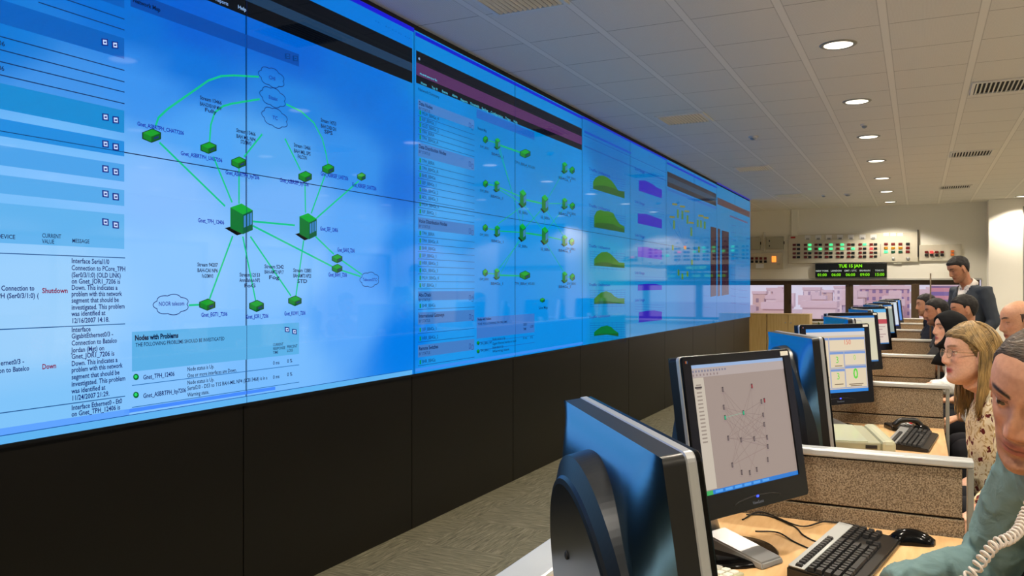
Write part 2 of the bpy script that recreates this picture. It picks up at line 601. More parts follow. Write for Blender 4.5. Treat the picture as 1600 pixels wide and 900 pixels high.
for i in range(-4, 0):
    downlight(-0.47, 5.78 + 1.828 * i, 'round downlight of the desk row, above the frame')
for x in (1.62, 3.7, 5.6):  # unseen rows added for more light; only the lamp by the column shows
    for i in range(-4, 7):
        downlight(x, 5.78 + 1.828 * i, 'round downlight at the right edge of the picture by the column' if (x < 2 and i == 6) else 'added round downlight lighting the right half of the room, outside the frame')

def vent(x, y, label):
    t = thing('air_vent', label, 'air vent', (x, y, ZC), 0, 'ceiling air vents')
    a, b = 0.225, 0.225
    bm = bmesh.new()
    for p, q in (((-a, -b), (a, -b + 0.025)), ((-a, b - 0.025), (a, b)), ((-a, -b + 0.025), (-a + 0.025, b - 0.025)), ((a - 0.025, -b + 0.025), (a, b - 0.025))):
        add_box(bm, (p[0], p[1], -0.012), (q[0], q[1], 0), 0.002)
    link('frame', bm, M_white, t)
    box('backing', (-a + 0.025, -b + 0.025, -0.001), (a - 0.025, b - 0.025, 0), mat('vent_throat', (48, 45, 40), 0.8), t)
    sb = None
    n = 13
    for k in range(n):
        xx = -a + 0.04 + (2 * a - 0.08) * k / (n - 1)
        if sb is None:
            bm = bmesh.new()
            add_box(bm, (-0.0015, -b + 0.025, -0.009), (0.0015, b - 0.025, 0.009), M=Matrix.Rotation(math.radians(52), 4, 'Y'))
            sb = link('slat', bm, M_white, t)
            s = sb
        else:
            s = sb.copy()
            COL.objects.link(s)
            s.parent = t
        s.location = (xx, 0, -0.007)
vent(0.60, 7.52, 'near white air vent on the right side of the ceiling')
vent(0.56, 11.13, 'middle white air vent on the right side of the ceiling')
vent(0.52, 14.7, 'far white air vent on the right side of the ceiling')
vent(-1.97, 7.66, 'near white air vent beside the video wall')
vent(-1.97, 11.25, 'second white air vent along the video wall')
vent(-1.97, 14.8, 'farthest white air vent along the video wall')
vent(-1.97, 4.05, 'white air vent just above the top edge over the video wall')
def detector(x, y, label, r=0.05):
    t = thing('smoke_detector', label, 'smoke detector', (x, y, ZC))
    bm = bmesh.new()
    add_cyl(bm, (0, 0, -0.018), r, 0.018, 24)
    link('base', bm, M_white, t, False)
    bm = bmesh.new()
    add_ell(bm, (0, 0, -0.022), (r * 0.7, r * 0.7, 0.02))
    link('sensor_dome', bm, mat('detector_grey', (150, 160, 170), 0.3), t, True)
detector(-1.55, 8.88, 'small round smoke detector between the two near vents by the video wall')
detector(-0.47, 8.7, 'flat round detector beside the third downlight', 0.035)
detector(-1.07, 15.0, 'small round detector far down the ceiling near the end wall', 0.06)
detector(-1.45, 15.0, 'small round detector left of the far one', 0.04)

# ------------------------------------------------------------------ video wall
XW = -2.716
CW, CH = 1.38, 1.035
ZB = 0.932
YS0 = 4.186 - 3 * CW            # left edge of the first cube
vw = thing('video_wall', 'long video wall of glossy blue rear projection screens above a dark skirt', 'video wall', (0, 0, 0))
def wp(px, py):
    return on_x(px, py, XW)
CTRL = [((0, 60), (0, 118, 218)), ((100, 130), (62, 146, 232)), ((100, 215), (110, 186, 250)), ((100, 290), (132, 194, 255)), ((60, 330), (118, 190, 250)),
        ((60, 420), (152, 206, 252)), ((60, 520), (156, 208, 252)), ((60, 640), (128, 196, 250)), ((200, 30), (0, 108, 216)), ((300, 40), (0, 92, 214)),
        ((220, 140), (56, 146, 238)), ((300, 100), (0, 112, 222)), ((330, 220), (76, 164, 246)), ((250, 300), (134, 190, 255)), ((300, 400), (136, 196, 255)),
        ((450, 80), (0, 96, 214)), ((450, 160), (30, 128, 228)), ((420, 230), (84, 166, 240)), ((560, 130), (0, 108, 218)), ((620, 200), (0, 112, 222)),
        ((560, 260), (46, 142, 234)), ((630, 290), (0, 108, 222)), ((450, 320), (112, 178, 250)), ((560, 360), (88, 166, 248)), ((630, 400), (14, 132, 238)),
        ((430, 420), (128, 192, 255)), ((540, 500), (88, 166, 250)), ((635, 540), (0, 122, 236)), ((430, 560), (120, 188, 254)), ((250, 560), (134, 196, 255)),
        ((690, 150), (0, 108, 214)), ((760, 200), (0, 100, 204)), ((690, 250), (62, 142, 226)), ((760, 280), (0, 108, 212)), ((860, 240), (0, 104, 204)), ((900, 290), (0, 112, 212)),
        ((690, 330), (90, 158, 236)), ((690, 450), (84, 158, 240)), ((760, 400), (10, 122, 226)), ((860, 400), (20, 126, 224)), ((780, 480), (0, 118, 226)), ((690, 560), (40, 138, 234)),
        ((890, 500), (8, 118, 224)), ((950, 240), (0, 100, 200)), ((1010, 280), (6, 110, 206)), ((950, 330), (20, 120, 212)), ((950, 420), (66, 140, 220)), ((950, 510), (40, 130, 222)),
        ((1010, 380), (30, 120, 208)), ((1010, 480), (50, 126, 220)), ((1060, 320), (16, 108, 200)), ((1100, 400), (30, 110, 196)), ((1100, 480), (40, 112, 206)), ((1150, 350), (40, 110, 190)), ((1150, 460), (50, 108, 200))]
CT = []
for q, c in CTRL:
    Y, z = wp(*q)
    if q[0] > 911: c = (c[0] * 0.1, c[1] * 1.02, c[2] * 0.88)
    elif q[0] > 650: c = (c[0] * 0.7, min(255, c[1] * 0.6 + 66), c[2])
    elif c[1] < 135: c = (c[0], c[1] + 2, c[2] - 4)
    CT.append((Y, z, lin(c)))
def picture(Y, z):  # blue picture with the cubes' off-axis brightness falloff painted in
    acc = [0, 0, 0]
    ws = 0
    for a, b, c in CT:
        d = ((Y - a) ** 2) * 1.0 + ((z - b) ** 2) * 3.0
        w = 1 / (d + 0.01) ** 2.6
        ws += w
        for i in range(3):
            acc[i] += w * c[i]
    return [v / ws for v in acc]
def hotspot_pic_fn(nt, b):
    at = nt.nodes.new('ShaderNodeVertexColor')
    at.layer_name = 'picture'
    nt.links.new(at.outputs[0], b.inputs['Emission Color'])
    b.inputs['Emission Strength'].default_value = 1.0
M_hotspot_pic = mat('picture_with_hotspot', (4, 5, 8), 0.04, spec=0.28, fn=hotspot_pic_fn)
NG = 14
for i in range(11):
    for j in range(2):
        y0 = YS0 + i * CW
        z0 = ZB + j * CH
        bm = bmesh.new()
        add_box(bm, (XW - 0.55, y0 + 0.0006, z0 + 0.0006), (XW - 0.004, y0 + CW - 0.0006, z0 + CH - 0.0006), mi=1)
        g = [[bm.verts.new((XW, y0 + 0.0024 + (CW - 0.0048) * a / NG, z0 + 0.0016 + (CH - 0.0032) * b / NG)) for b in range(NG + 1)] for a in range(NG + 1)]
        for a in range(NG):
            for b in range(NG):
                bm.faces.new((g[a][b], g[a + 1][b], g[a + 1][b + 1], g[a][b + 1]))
        o = link('display_cube', bm, [M_hotspot_pic, M_blackg], vw)
        ca = o.data.color_attributes.new('picture', 'FLOAT_COLOR', 'POINT')  # emission colours, viewing-angle bright spot included
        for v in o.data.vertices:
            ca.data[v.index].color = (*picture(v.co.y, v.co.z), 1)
YS1 = YS0 + 11 * CW
for i in range(11):
    y0 = YS0 + i * CW
    box('skirt_panel', (XW - 0.5, y0 + 0.003, 0), (XW - 0.015, y0 + CW - 0.003, ZB - 0.012), M_skirt, vw, bev=0.002)
box('top_fascia', (XW - 0.55, YS0, ZB + 2 * CH), (XW - 0.01, YS1, ZC - 0.0005), M_dark, vw)
box('bottom_rail', (XW - 0.5, YS0, ZB - 0.012), (XW + 0.004, YS1, ZB), M_black, vw)
# black wall before the first cube, beside the camera
tag(box('wall_near_left', (XL, YB, 0), (XW - 0.02, YS0 - 0.01, ZC), M_skirt), kind='structure')

def cv():
    return Canvas((XW, 0, 0), (0, 1, 0), (0, 0, 1), (1, 0, 0))
def pp(L):
    return [wp(*q) for q in L]
def px2m(px):
    t = (px - 800) / FOC
    return XW / (CS * t - SN) / FOC      # metres of height per pixel there
def band(c, pxl, pxr, yt, yb, col, ref=None, k=1):
    """band of constant height: its right end shows at pixel rows yt..yb"""
    ref = pxr if ref is None else ref
    c.rect(wp(pxl, 450)[0], wp(ref, yb)[1], wp(pxr, 450)[0], wp(ref, yt)[1], col, k)
def hline(c, pxl, pxr, y, col, w=0.004, ref=None, k=2):
    ref = pxr if ref is None else ref
    z = wp(ref, y)[1]
    c.line([(wp(pxl, 450)[0], z), (wp(pxr, 450)[0], z)], w, col, k)
def tx(c, s, px, py, hpx, col, pxr=None, k=4, bold=0.0):
    u, v = wp(px, py)
    c.text(s, u, v, hpx * px2m(px) * 1.35, col, k, fit=(wp(pxr, 450)[0] - u) if pxr else None, bold=bold + 0.012)
def xp(c, L, col, k=2):
    c.poly(pp(L), col, k)
NAVY, INK, BLK = (8, 12, 150), (14, 30, 80), (2, 3, 6)
GRN, GRD, GRM = (6, 196, 136), (4, 92, 32), (10, 130, 40)

def icon_pair(c, px, py, s=1.0, col=(6, 30, 130), paper=(196, 216, 255)):
    for dx, dy, fl in ((0, 0, 0), (16, 4.5, 1)):
        x, y = px + dx * s, py + dy * s
        c.poly(pp([(x - 5 * s, y - 6 * s), (x + 5 * s, y - 5 * s), (x + 5.5 * s, y + 6 * s), (x - 4.5 * s, y + 5 * s)]), col, 3)
        c.poly(pp([(x - 3 * s, y - 4 * s), (x + 3 * s, y - 3.4 * s), (x + 3.5 * s, y + 4 * s), (x - 2.5 * s, y + 3.4 * s)]), paper, 4)
        c.poly(pp([(x - 1.5 * s, y - 1 * s), (x + 2 * s, y - 1 * s), (x + 2 * s, y + 1.6 * s), (x - 1.5 * s, y + 1.4 * s)]), col, 5)

def node_box(c, x, y, w, h, k=5):
    a, b = w / 2, h / 2
    T_ = [(x - a, y - b * 0.45), (x + a * 0.1, y - b), (x + a, y - b * 0.4), (x - a * 0.05, y + b * 0.15)]
    Lf = [(x - a, y - b * 0.45), (x - a * 0.05, y + b * 0.15), (x - a * 0.05, y + b), (x - a, y + b * 0.4)]
    Rf = [(x - a * 0.05, y + b * 0.15), (x + a, y - b * 0.4), (x + a, y + b * 0.5), (x - a * 0.05, y + b)]
    c.poly(pp([(x - a * 1.1, y - b * 0.5), (x + a * 0.1, y - b * 1.12), (x + a * 1.1, y - b * 0.5), (x + a * 1.1, y + b * 0.55), (x, y + b * 1.12), (x - a * 1.1, y + b * 0.5)]), (2, 30, 24), k)
    c.poly(pp(T_), (16, 160, 44), k + 1)
    c.poly(pp(Lf), GRM, k + 1)
    c.poly(pp(Rf), GRD, k + 1)
    c.poly(pp([(x + a * 0.25, y + b * 0.3), (x + a * 0.8, y + b * 0.02), (x + a * 0.8, y + b * 0.35), (x + a * 0.25, y + b * 0.62)]), (20, 50, 120), k + 2)

def server(c, x0, y0, x1, y1, k=5):
    """tall green cabinet icon in the pixel box"""
    w, h = x1 - x0, y1 - y0
    xm = x0 + w * 0.56
    c.poly(pp([(x0 - w * 0.25, y1 - h * 0.2), (x0 + w * 0.1, y1 - h * 0.26), (xm, y1 - h * 0.02), (x0 + w * 0.3, y1 + h * 0.04)]), BLK, k)
    c.poly(pp([(x0, y0 + h * 0.13), (x0 + w * 0.5, y0), (x1, y0 + h * 0.22), (xm, y0 + h * 0.36)]), (14, 170, 56), k + 1)
    c.poly(pp([(x0, y0 + h * 0.13), (xm, y0 + h * 0.36), (xm, y1), (x0, y1 - h * 0.2)]), (8, 116, 52), k + 1)
    c.poly(pp([(xm, y0 + h * 0.36), (x1, y0 + h * 0.22), (x1, y1 - h * 0.14), (xm, y1)]), (6, 92, 60), k + 1)
    for q in range(3):
        a, b = xm + (x1 - xm) * (0.08 + q * 0.31), xm + (x1 - xm) * (0.08 + q * 0.31 + 0.22)
        fa, fb = (a - xm) / (x1 - xm), (b - xm) / (x1 - xm)
        c.poly(pp([(a, y0 + h * (0.42 - 0.14 * fa)), (b, y0 + h * (0.42 - 0.14 * fb)), (b, y1 - h * (0.2 + 0.14 * fb)), (a, y1 - h * (0.2 + 0.14 * fa))]), (60, 130, 200), k + 2)

def cloud(c, x, y, a, b, name, nx, k=3, tsz=6):
    L = []
    for t in range(71):
        an = 2 * PI * t / 70
        r = 0.94 + 0.15 * abs(math.sin(an * 3.5))
        L.append((x + a * r * math.cos(an), y + b * r * math.sin(an) + (0.34 if y < 300 else -0.02) * a * r * math.cos(an)))
    c.line(pp(L), 0.0032, (10, 30, 110), k)
    tx(c, name, x - nx, y + 2, tsz, NAVY, x + nx, k=6)

# --- fine seams between the cubes
for j in range(12):
    c = cv()
    u = YS0 + j * CW
    c.line([(u, ZB), (u, ZB + 2 * CH)], 0.0024, (0, 24, 84), 9)
    c.build('panel_seam', vw)
c = cv()
c.line([(YS0, ZB + CH), (YS0 + 11 * CW, ZB + CH)], 0.0024, (0, 24, 84), 9)
c.build('panel_seam', vw)

# --- alert list, left
c = cv()
X0, X1 = -60, 194
band(c, X0, X1, -40, 13, (0, 92, 190))
for y in (30, 47, 110, 128, 144, 162):
    hline(c, X0 if y > 60 else 60, X1, y, (8, 40, 96), 0.0035)
band(c, X0, X1, 60, 92, (0, 96, 192))
band(c, X0, X1, 173, 208, (18, 138, 212))
band(c, X0, X1, 221, 244.5, (30, 140, 224))
band(c, X0, X1, 257, 284, (74, 162, 234))
band(c, X0, X1, 297, 322, (86, 170, 236))
band(c, X0, X1, 335, 389, (96, 178, 238))
for x, y in ((163, 66), (164, 183), (164, 225), (164, 264), (164, 303), (164, 347)):
    icon_pair(c, x, y)
for y in (403, 506, 619):
    hline(c, X0, X1 + 1, y, (36, 90, 150), 0.0034)
tx(c, 'DEVICE', -6, 372, 7, INK, 23)
tx(c, 'CURRENT', 65, 371, 7, INK, 95)
tx(c, 'VALUE', 65, 380, 7, INK, 84)
tx(c, 'MESSAGE', 112, 379, 6.5, INK, 139)
tx(c, '06', -4, 70, 8, INK, 7)
tx(c, '06', -4, 109, 8, INK, 6)
msg = [('Interface Serial1/0', 111, 411, 170), ('Connection to PCore_TPH', 111, 422, 195), ('(Ser0/3/1:0) (OLD LINK)', 111, 433, 188), ('on Gnet_JOR1_7206 is', 111, 443, 187),
       ('Down. This indicates a', 111, 453, 183), ('problem with this network', 111, 463, 190), ('segment that should be', 111, 473, 185), ('investigated. This problem', 111, 484, 194),
       ('was identified at', 111, 494, 164), ('12/16/2007 14:18.', 111, 505, 170),
       ('Interface', 111, 519, 141), ('GigabitEthernet0/3 -', 111, 529, 176), ('Connection to Batelco', 111, 540, 182), ('Jordan (Mgt) on', 111, 551, 162), ('Gnet_JOR1_7206 is', 111, 561, 178),
       ('Down. This indicates a', 111, 572, 183), ('problem with this network', 111, 582, 191), ('segment that should be', 111, 593, 186), ('investigated. This problem', 111, 604, 195), ('was identified at', 111, 615, 164),
       ('11/24/2007 21:29.', 111, 626, 170), ('Interface Ethernet0 - Et0', 111, 641, 190), ('on Gnet_TPH_12406 is', 111, 651, 187),
       ('Connection to', 1, 454, 53), ('PH (Ser0/3/1:0) (', -5, 466, 60), ('ernet0/3 -', 0, 571, 37), ('on to Batelco', -3, 583, 45)]
for s, x, y, xr in msg:
    tx(c, s, x, y, 8.2, (16, 36, 110), xr, bold=0.008)
tx(c, 'Shutdown', 65, 458, 8.5, (130, 10, 70), 105, bold=0.012)
tx(c, 'Down', 65, 577, 8.5, (130, 10, 70), 87, bold=0.012)
band(c, X0, X1 + 8, 640, 650, (96, 164, 255), ref=194)
c.build('alert_list_picture', vw)

# --- network map
c = cv()
band(c, 204, 467, 85, 104, (0, 74, 172))
tx(c, 'Network Map', 207, 3, 7, (2, 16, 60), 250, bold=0.02)
icon_pair(c, 449, 88, 0.75, (0, 52, 130), (0, 84, 180))
band(c, -60, 644, 76, 130, (6, 8, 14))
band(c, -60, 644, 99, 112, (30, 58, 88), k=2)
band(c, -60, 644, 51, 76, (0, 118, 216))
band(c, -60, 647, 44, 51, (22, 22, 206))
tx(c, 'Reports', 336, 1, 6, (130, 170, 230), 356)
tx(c, 'Help', 371, 13, 6, (150, 190, 240), 384)
for x, w in ((602, 4), (612, 5), (622, 3), (632, 6), (586, 4)):
    tx(c, '= - +', x, 34 + (x - 586) * 0.52, 3, (0, 60, 160), x + w + 2)
GL = [[(243, 196), (247, 184), (262, 170), (325, 126), (345, 119), (365, 118), (404, 120)], [(327, 222), (329, 195), (335, 176), (348, 166), (362, 162), (405, 155)],
      [(447, 163), (470, 174), (490, 192), (503, 216), (509, 240), (512, 258)], [(409, 210), (381, 245)], [(445, 217), (469, 266)],
      [(249, 223), (351, 322)], [(333, 245), (362, 316)], [(373, 262), (373, 318)], [(476, 285), (477, 332)], [(508, 272), (486, 333)], [(560, 283), (494, 341)],
      [(395, 346), (460, 352)], [(395, 353), (518, 416)], [(391, 370), (454, 462)], [(379, 370), (399, 470)], [(363, 369), (327, 467)], [(474, 376), (462, 462)],
      [(493, 370), (521, 397)], [(534, 407), (565, 429)], [(532, 422), (563, 432)], [(295, 477), (313, 476)]]
for L in GL:
    c.line(pp(L), 0.0085, GRN, 3)
for x, y, w, h in ((236, 212, 27, 20), (325, 231, 23, 17), (372, 254, 21, 17), (476, 276, 19, 16), (512, 264, 17, 15), (564, 276, 12, 12), (526, 404, 15, 13), (526, 419.5, 15, 13), (323, 476, 23, 17), (400, 478, 21, 17), (460, 470, 19, 15)):
    node_box(c, x, y, w, h)
server(c, 359, 318, 394, 366)
server(c, 467, 333, 494, 374)
cloud(c, 424, 121, 19, 14, 'CHI', 5)
cloud(c, 426, 152, 19, 14, 'Etisalat', 7)
cloud(c, 429, 184, 19, 14, 'TC', 4)
cloud(c, 267, 476, 26, 15, 'NOOR telecom', 20, tsz=7)
cloud(c, 577, 437, 14, 11, 'Telecom/STC', 11, tsz=5)
NL = [('Gnet_ASBRTPH_CHAT7206', 213, 196, 286, 208), ('Gnet_ASBRTPH_UAE7206', 281, 242, 346, 253), ('Gnet_ASBRTPH_lty7206', 351, 272, 404, 281), ('Gnet_ASBRSEF_lty7206', 436, 284, 481, 291),
      ('Gnet_ASBRSEF_UAE7206', 500, 274, 543, 282), ('Gnet_ASBRSEF_CHAT7206', 549, 291, 587, 298), ('Gnet_TPH_12406', 308, 347, 349, 350), ('Gnet_SEF_12406', 499, 360, 527, 363),
      ('Gnet_BAH2_7206', 526, 393, 553, 395), ('Gnet_BAH1_7206', 512, 432, 541, 433), ('Gnet_EGT1_7206', 313, 495, 354, 494), ('Gnet_JOR1_7206', 383, 498, 418, 496), ('Gnet_KUW1_7206', 443, 493, 476, 491)]
for s, x, y, xr, yr in NL:
    tx(c, s, x, y, 6.6, (0, 8, 170), xr, k=8, bold=0.01)
SL = [(('Stream 13466', 'BAH-DXB NP MW', 'Fully'), 311, 152, 34, 9.5), (('Stream 13466', 'BAH MIL NP4', 'STD/SMW3'), 368, 203, 30, 9), (('Stream 13466', 'BAH MIL SPS', 'FALCON'), 458, 226, 26, 9),
      (('Stream 14753', 'BAH DXB GN', 'SPS'), 500, 187, 24, 9), (('Stream 94207', 'BAH-CAI NP6', 'FoG/SMW3'), 307, 413, 32, 9), (('Stream 12153', 'Amm/Bahrain NP2', 'FoG'), 373, 429, 32, 8.5),
      (('Stream 5242', 'BAH-AMTS NP17', 'Fog'), 412, 416, 30, 8.5), (('Stream 12881', 'BAH-AMTS NP23', 'STD'), 457, 422, 28, 8.5)]
for ls, x, y, w, st in SL:
    for q, s in enumerate(ls):
        ww = w * (1.0 if q < 2 else 0.55)
        xx = x + (w - ww) / 2
        tx(c, s, xx, y + q * st + 3 + (q == 2) * 0, 6.2, (4, 20, 70), xx + ww, k=8, bold=0.01)
c.build('network_map_picture', vw)

# --- table of problem nodes
c = cv()
band(c, 206, 467, 504, 553, (92, 176, 232))
tx(c, 'Nodes with Problems', 210, 532, 8.5, (2, 16, 60), 278, bold=0.03)
tx(c, 'THE FOLLOWING PROBLEMS SHOULD BE INVESTIGATED', 211, 542, 6.5, INK, 350)
icon_pair(c, 448, 515, 0.72)
for s, x, y, xr in (('CURRENT', 426, 541, 442), ('RESPONSE', 426, 547, 445), ('TIME', 426, 553, 434), ('PERCENT', 448, 544, 464), ('LOSS', 448, 550, 457), ('0 ms', 426, 570, 436), ('0 %', 448, 567, 456), ('0 ms', 426, 592, 436), ('0 %', 448, 588, 456)):
    tx(c, s, x, y, 4.6 if y < 560 else 6, INK, xr)
for s, x, y, xr in (('Gnet_TPH_12406', 223, 593, 272), ('Gnet_ASBRTPH_lty7206', 223, 622, 290)):
    tx(c, s, x, y, 7.5, (6, 20, 100), xr, bold=0.006)
for s, x, y, xr in (('Node status is Up.', 292, 580, 334), ('One or more interfaces are Down.', 292, 590, 369), ('Node status is Up.', 292, 601, 334), ('Serial2/0 - DS3 to T1S BAH-MIL NP4 (SCB13468) is in a', 292, 610, 417), ('Warning state.', 292, 620, 326)):
    tx(c, s, x, y, 6.6, INK, xr)
for y in (589, 617):
    L = [(212 + 4.5 * math.cos(2 * PI * t / 16), y + 5 * math.sin(2 * PI * t / 16)) for t in range(16)]
    xp(c, L, (6, 100, 40), 3)
    xp(c, [(x * 0.55 + 211 * 0.45, yy * 0.55 + (y - 1) * 0.45) for x, yy in L], (40, 220, 110), 4)
for y in (570, 597):
    hline(c, 206, 467, y, (40, 110, 180), 0.003)
band(c, 194, 430, 604, 609, (70, 140, 255))
band(c, -60, 644, 578, 585, (96, 180, 242), ref=644)
hline(c, -60, 644, 577.5, (20, 90, 170), 0.003)
c.build('problem_table_picture', vw)

# --- second display: device lists and network diagram
c = cv()
band(c, 650, 909, 201, 235, (16, 14, 22))
band(c, 650, 909, 213.5, 226.6, (82, 44, 92), k=2)
band(c, 651, 688, 98, 111, (10, 10, 16), ref=688, k=3)
band(c, 649, 911, 183, 187, (16, 22, 196))
tx(c, 'e', 653, 93, 6, (150, 190, 240), 656)
for s, x, y, xr in (('network', 655, 116, 683), ('Home', 657, 131, 666), ('Top 10', 674, 138, 683), ('Events', 690, 144, 699), ('Alerts', 706, 150, 714), ('Reports', 719, 157, 730), ('Thresholds', 734, 163, 748), ('Syslog', 752, 171, 762), ('Configuration', 766, 177, 785), ('Traps', 789, 186, 797), ('Help', 802, 191, 808)):
    tx(c, s, x, y, 4, (80, 190, 220), xr, k=5)
tx(c, 'Network Summary', 653, 141, 5, INK, 686)
heads = [(188, 202, 'Data Nodes'), (248, 267, 'Data Distribution Nodes'), (351.6, 368, 'Voice Distribution Nodes'), (454.7, 467.6, 'Abu Dhabi'), (484, 501, 'International Gateways'), (529.5, 546.5, 'Remote Switches')]
rows = [(202, 248, 5), (267, 351.6, 8), (368, 454.7, 8), (467.6, 484, 1), (501, 529.5, 2), (546.5, 562, 1)]
nm = ['TPH_BB4Ga_A', 'BHR_BB4Ga', 'SEF_BB4Ga_1', 'HRR_BB4Ga_2', 'ADL_BB4Ga_3', 'MUH_BB4Ga_4', 'RIF_BB4Ga_1', 'GUD_BB4Ga_2', 'TPH_BBRA']
for (a, b_, s), (ra, rb, n) in zip(heads, rows):
    band(c, 653, 741, a, b_, (66, 124, 196))
    z1, z0 = wp(741, a)[1], wp(741, b_)[1]
    u = wp(654, 450)[0]
    c.text(s, u, z1 - 0.032, 0.032, (4, 18, 70), 4, bold=0.02)
    c.text('BY STATUS', u, z1 - 0.062, 0.026, (10, 30, 90), 4)
    uu = wp(735, 450)[0]
    c.frame(uu - 0.02, z1 - 0.06, uu + 0.0, z1 - 0.03, 0.003, (16, 40, 120), 4)
    c.frame(uu + 0.015, z1 - 0.07, uu + 0.035, z1 - 0.04, 0.003, (16, 40, 120), 4)
    za, zb = wp(741, ra)[1], wp(741, rb)[1]
    for q in range(n):
        zl = za - (za - zb) * (q + 1) / (n + 0.35)
        c.line([(wp(653, 450)[0], zl), (wp(741, 450)[0], zl)], 0.0028, (20, 60, 130), 3)
        c.text(nm[(q + n) % 9], wp(659, 450)[0], zl + 0.012, 0.030, INK, 4)
        ug = wp(655, 450)[0]
        c.rect(ug, zl + 0.008, ug + 0.018, zl + 0.034, (6, 140, 90), 4)
band(c, 744.5, 835, 207, 219, (28, 98, 190), ref=835)
tx(c, 'Network Map', 746, 202, 5, (4, 18, 70), 760)
DL = [((761, 219), (774, 223), 3), ((781, 227), (812, 238), 5), ((779, 233), (800, 300), 2), ((781, 232), (816, 360), 2), ((761, 288), (773, 290), 3), ((780, 293), (815, 308), 3), ((820, 312), (847, 318), 5), ((854, 318), (878, 318), 2),
      ((816, 322), (778, 350), 2), ((780, 361), (812, 363), 3), ((820, 364), (848, 368), 5), ((814, 374), (779, 420), 2), ((856, 370), (878, 375), 3), ((778, 430), (812, 431), 4), ((818, 320), (848, 360), 2), ((848, 325), (820, 356), 2.4),
      ((852, 378), (880, 424), 2), ((856, 310), (879, 270), 2), ((885, 263), (891, 266), 3), ((885, 319), (892, 321), 3), ((885, 376), (891, 378), 3), ((885, 433), (892, 433), 3), ((761, 357), (773, 359), 3), ((761, 427), (773, 428), 3),
      ((816, 318), (779, 296), 2), ((852, 326), (880, 368), 2), ((854, 360), (880, 326), 2), ((817, 328), (816, 352), 2), ((851, 330), (851, 358), 2), ((812, 372), (779, 432), 1.5)]
for a, b_, w in DL:
    c.line(pp([a, b_]), 0.0028 * w, (8, 176, 116), 3)
for x, y in ((758, 218), (758, 287), (757.6, 356), (757.6, 426), (893.6, 266), (894, 322), (893, 378), (894, 433)):
    node_box(c, x, y, 7, 11)
    tx(c, 'GW_BRK1', x - 9, y + 12, 4, INK, x + 5, k=8)
for x, y in ((777, 224.5), (776, 291), (776.6, 361), (776, 428), (882, 262), (882, 318), (882, 376), (882, 433)):
    server(c, x - 4, y - 9, x + 4, y + 9)
    tx(c, 'BB4Ga_1', x - 10, y + 17, 4.4, INK, x + 9, k=8)
for x, y in ((816.6, 310), (851, 318), (816, 363), (851, 368)):
    server(c, x - 5, y - 14, x + 5, y + 14)
    tx(c, 'SE_BBRa', x - 7, y + 23, 4.4, INK, x + 7, k=8)
for x, y in ((820, 240), (819.5, 430)):
    node_box(c, x, y, 15, 13)
    tx(c, 'TPH_BBRa4_WS-001', x - 16, y + 15, 4.4, INK, x + 15, k=8)
node_box(c, 847, 469, 7, 7)
tx(c, 'Line Map', 841, 483, 4.4, INK, 855, k=8)
band(c, 744.7, 835, 490, 519, (56, 118, 200), ref=835)
tx(c, 'Nodes with Problems', 746, 501, 4, (4, 18, 70), 767, bold=0.02)
tx(c, 'THE FOLLOWING PROBLEMS', 746, 508, 3.4, INK, 792)
for s, x, y, xr in (('CURRENT', 817, 509, 823), ('TIME', 817, 516, 822), ('LOSS', 828, 512, 833), ('TPH_BBRA_WF', 750, 539, 768), ('Node status is Up', 769, 532, 789), ('Gigabit Ethernet Interface is down', 769, 539, 806), ('TPH_BBRA_1', 750, 550, 765), ('Node status is Up', 769, 545, 786), ('Warning state', 769, 551, 795), ('0 ms', 817, 530, 823), ('0 %', 828, 529, 832)):
    tx(c, s, x, y, 4, INK, xr)
for y in (536, 549):
    node_box(c, 746.5, y, 4, 6)
hline(c, 745, 835, 524, (30, 80, 170), 0.003)
hline(c, 745, 835, 535, (30, 80, 170), 0.003)
band(c, 649, 911, 534, 537.5, (60, 140, 240))
c.build('device_diagram_picture', vw)

# --- third display: traffic charts
c = cv()
band(c, 911, 1042, 248.5, 251, (16, 22, 190))
band(c, 913, 986, 238, 241, (6, 60, 180), ref=986)
hline(c, 913, 1041, 259 , (10, 70, 160), 0.01, ref=986)
hline(c, 913, 1041, 270 , (10, 70, 160), 0.006, ref=1041)
GA = [[(926.4, 295), (926.4, 284), (930, 278), (936, 274.5), (943, 274.5), (950, 278), (956, 283), (961, 290), (965, 297), (970, 300), (975.5, 301), (975.5, 310)],
      [(928, 355), (928, 338), (932, 330), (938, 328), (945, 330), (950, 330), (958, 333), (962, 341), (968, 350), (975.5, 354), (975.5, 363.5)],
      [(928, 415), (928, 405), (934, 398), (940, 394), (948, 393.5), (954, 397), (960, 403), (967, 410), (975.5, 411), (975.5, 419)],
      [(928, 475), (928, 467), (934, 461), (939, 457), (947, 455), (955, 458), (960, 463), (966, 466), (975.5, 466), (975.5, 474)],
      [(928, 525), (928, 519), (934, 514), (939, 510.5), (948, 508.5), (955, 511), (960, 516), (966, 520), (966, 521)]]
for q, L in enumerate(GA):
    xp(c, L, (36, 112, 30) if q < 4 else (0, 112, 50), 3)
    xp(c, [L[0]] + [(x, y + (L[0][1] - y) * 0.72 + (x - L[0][0]) * 0.05) for x, y in L[1:-1]] + [L[-1]], (20, 84, 36), 4)
    x0, x1 = 922, 977
    yt = (L[0][1] + L[1][1]) / 2 - 25
    for a in range(8):
        f = a / 7
        c.line(pp([(x0, yt + 8 + f * 25), (x1, yt + 8 + f * 25 + (9 if q < 2 else (4 if q < 3 else -1)))]), 0.003, (0, 70, 170), 2)
    for a in range(9):
        xx = x0 + (x1 - x0) * a / 8
        c.line(pp([(xx, yt + 6), (xx, yt + 38)]), 0.0025, (0, 70, 170), 2)
    tx(c, 'Traffic Utilization', 920, yt + 1, 4.5, (10, 20, 150), 953)
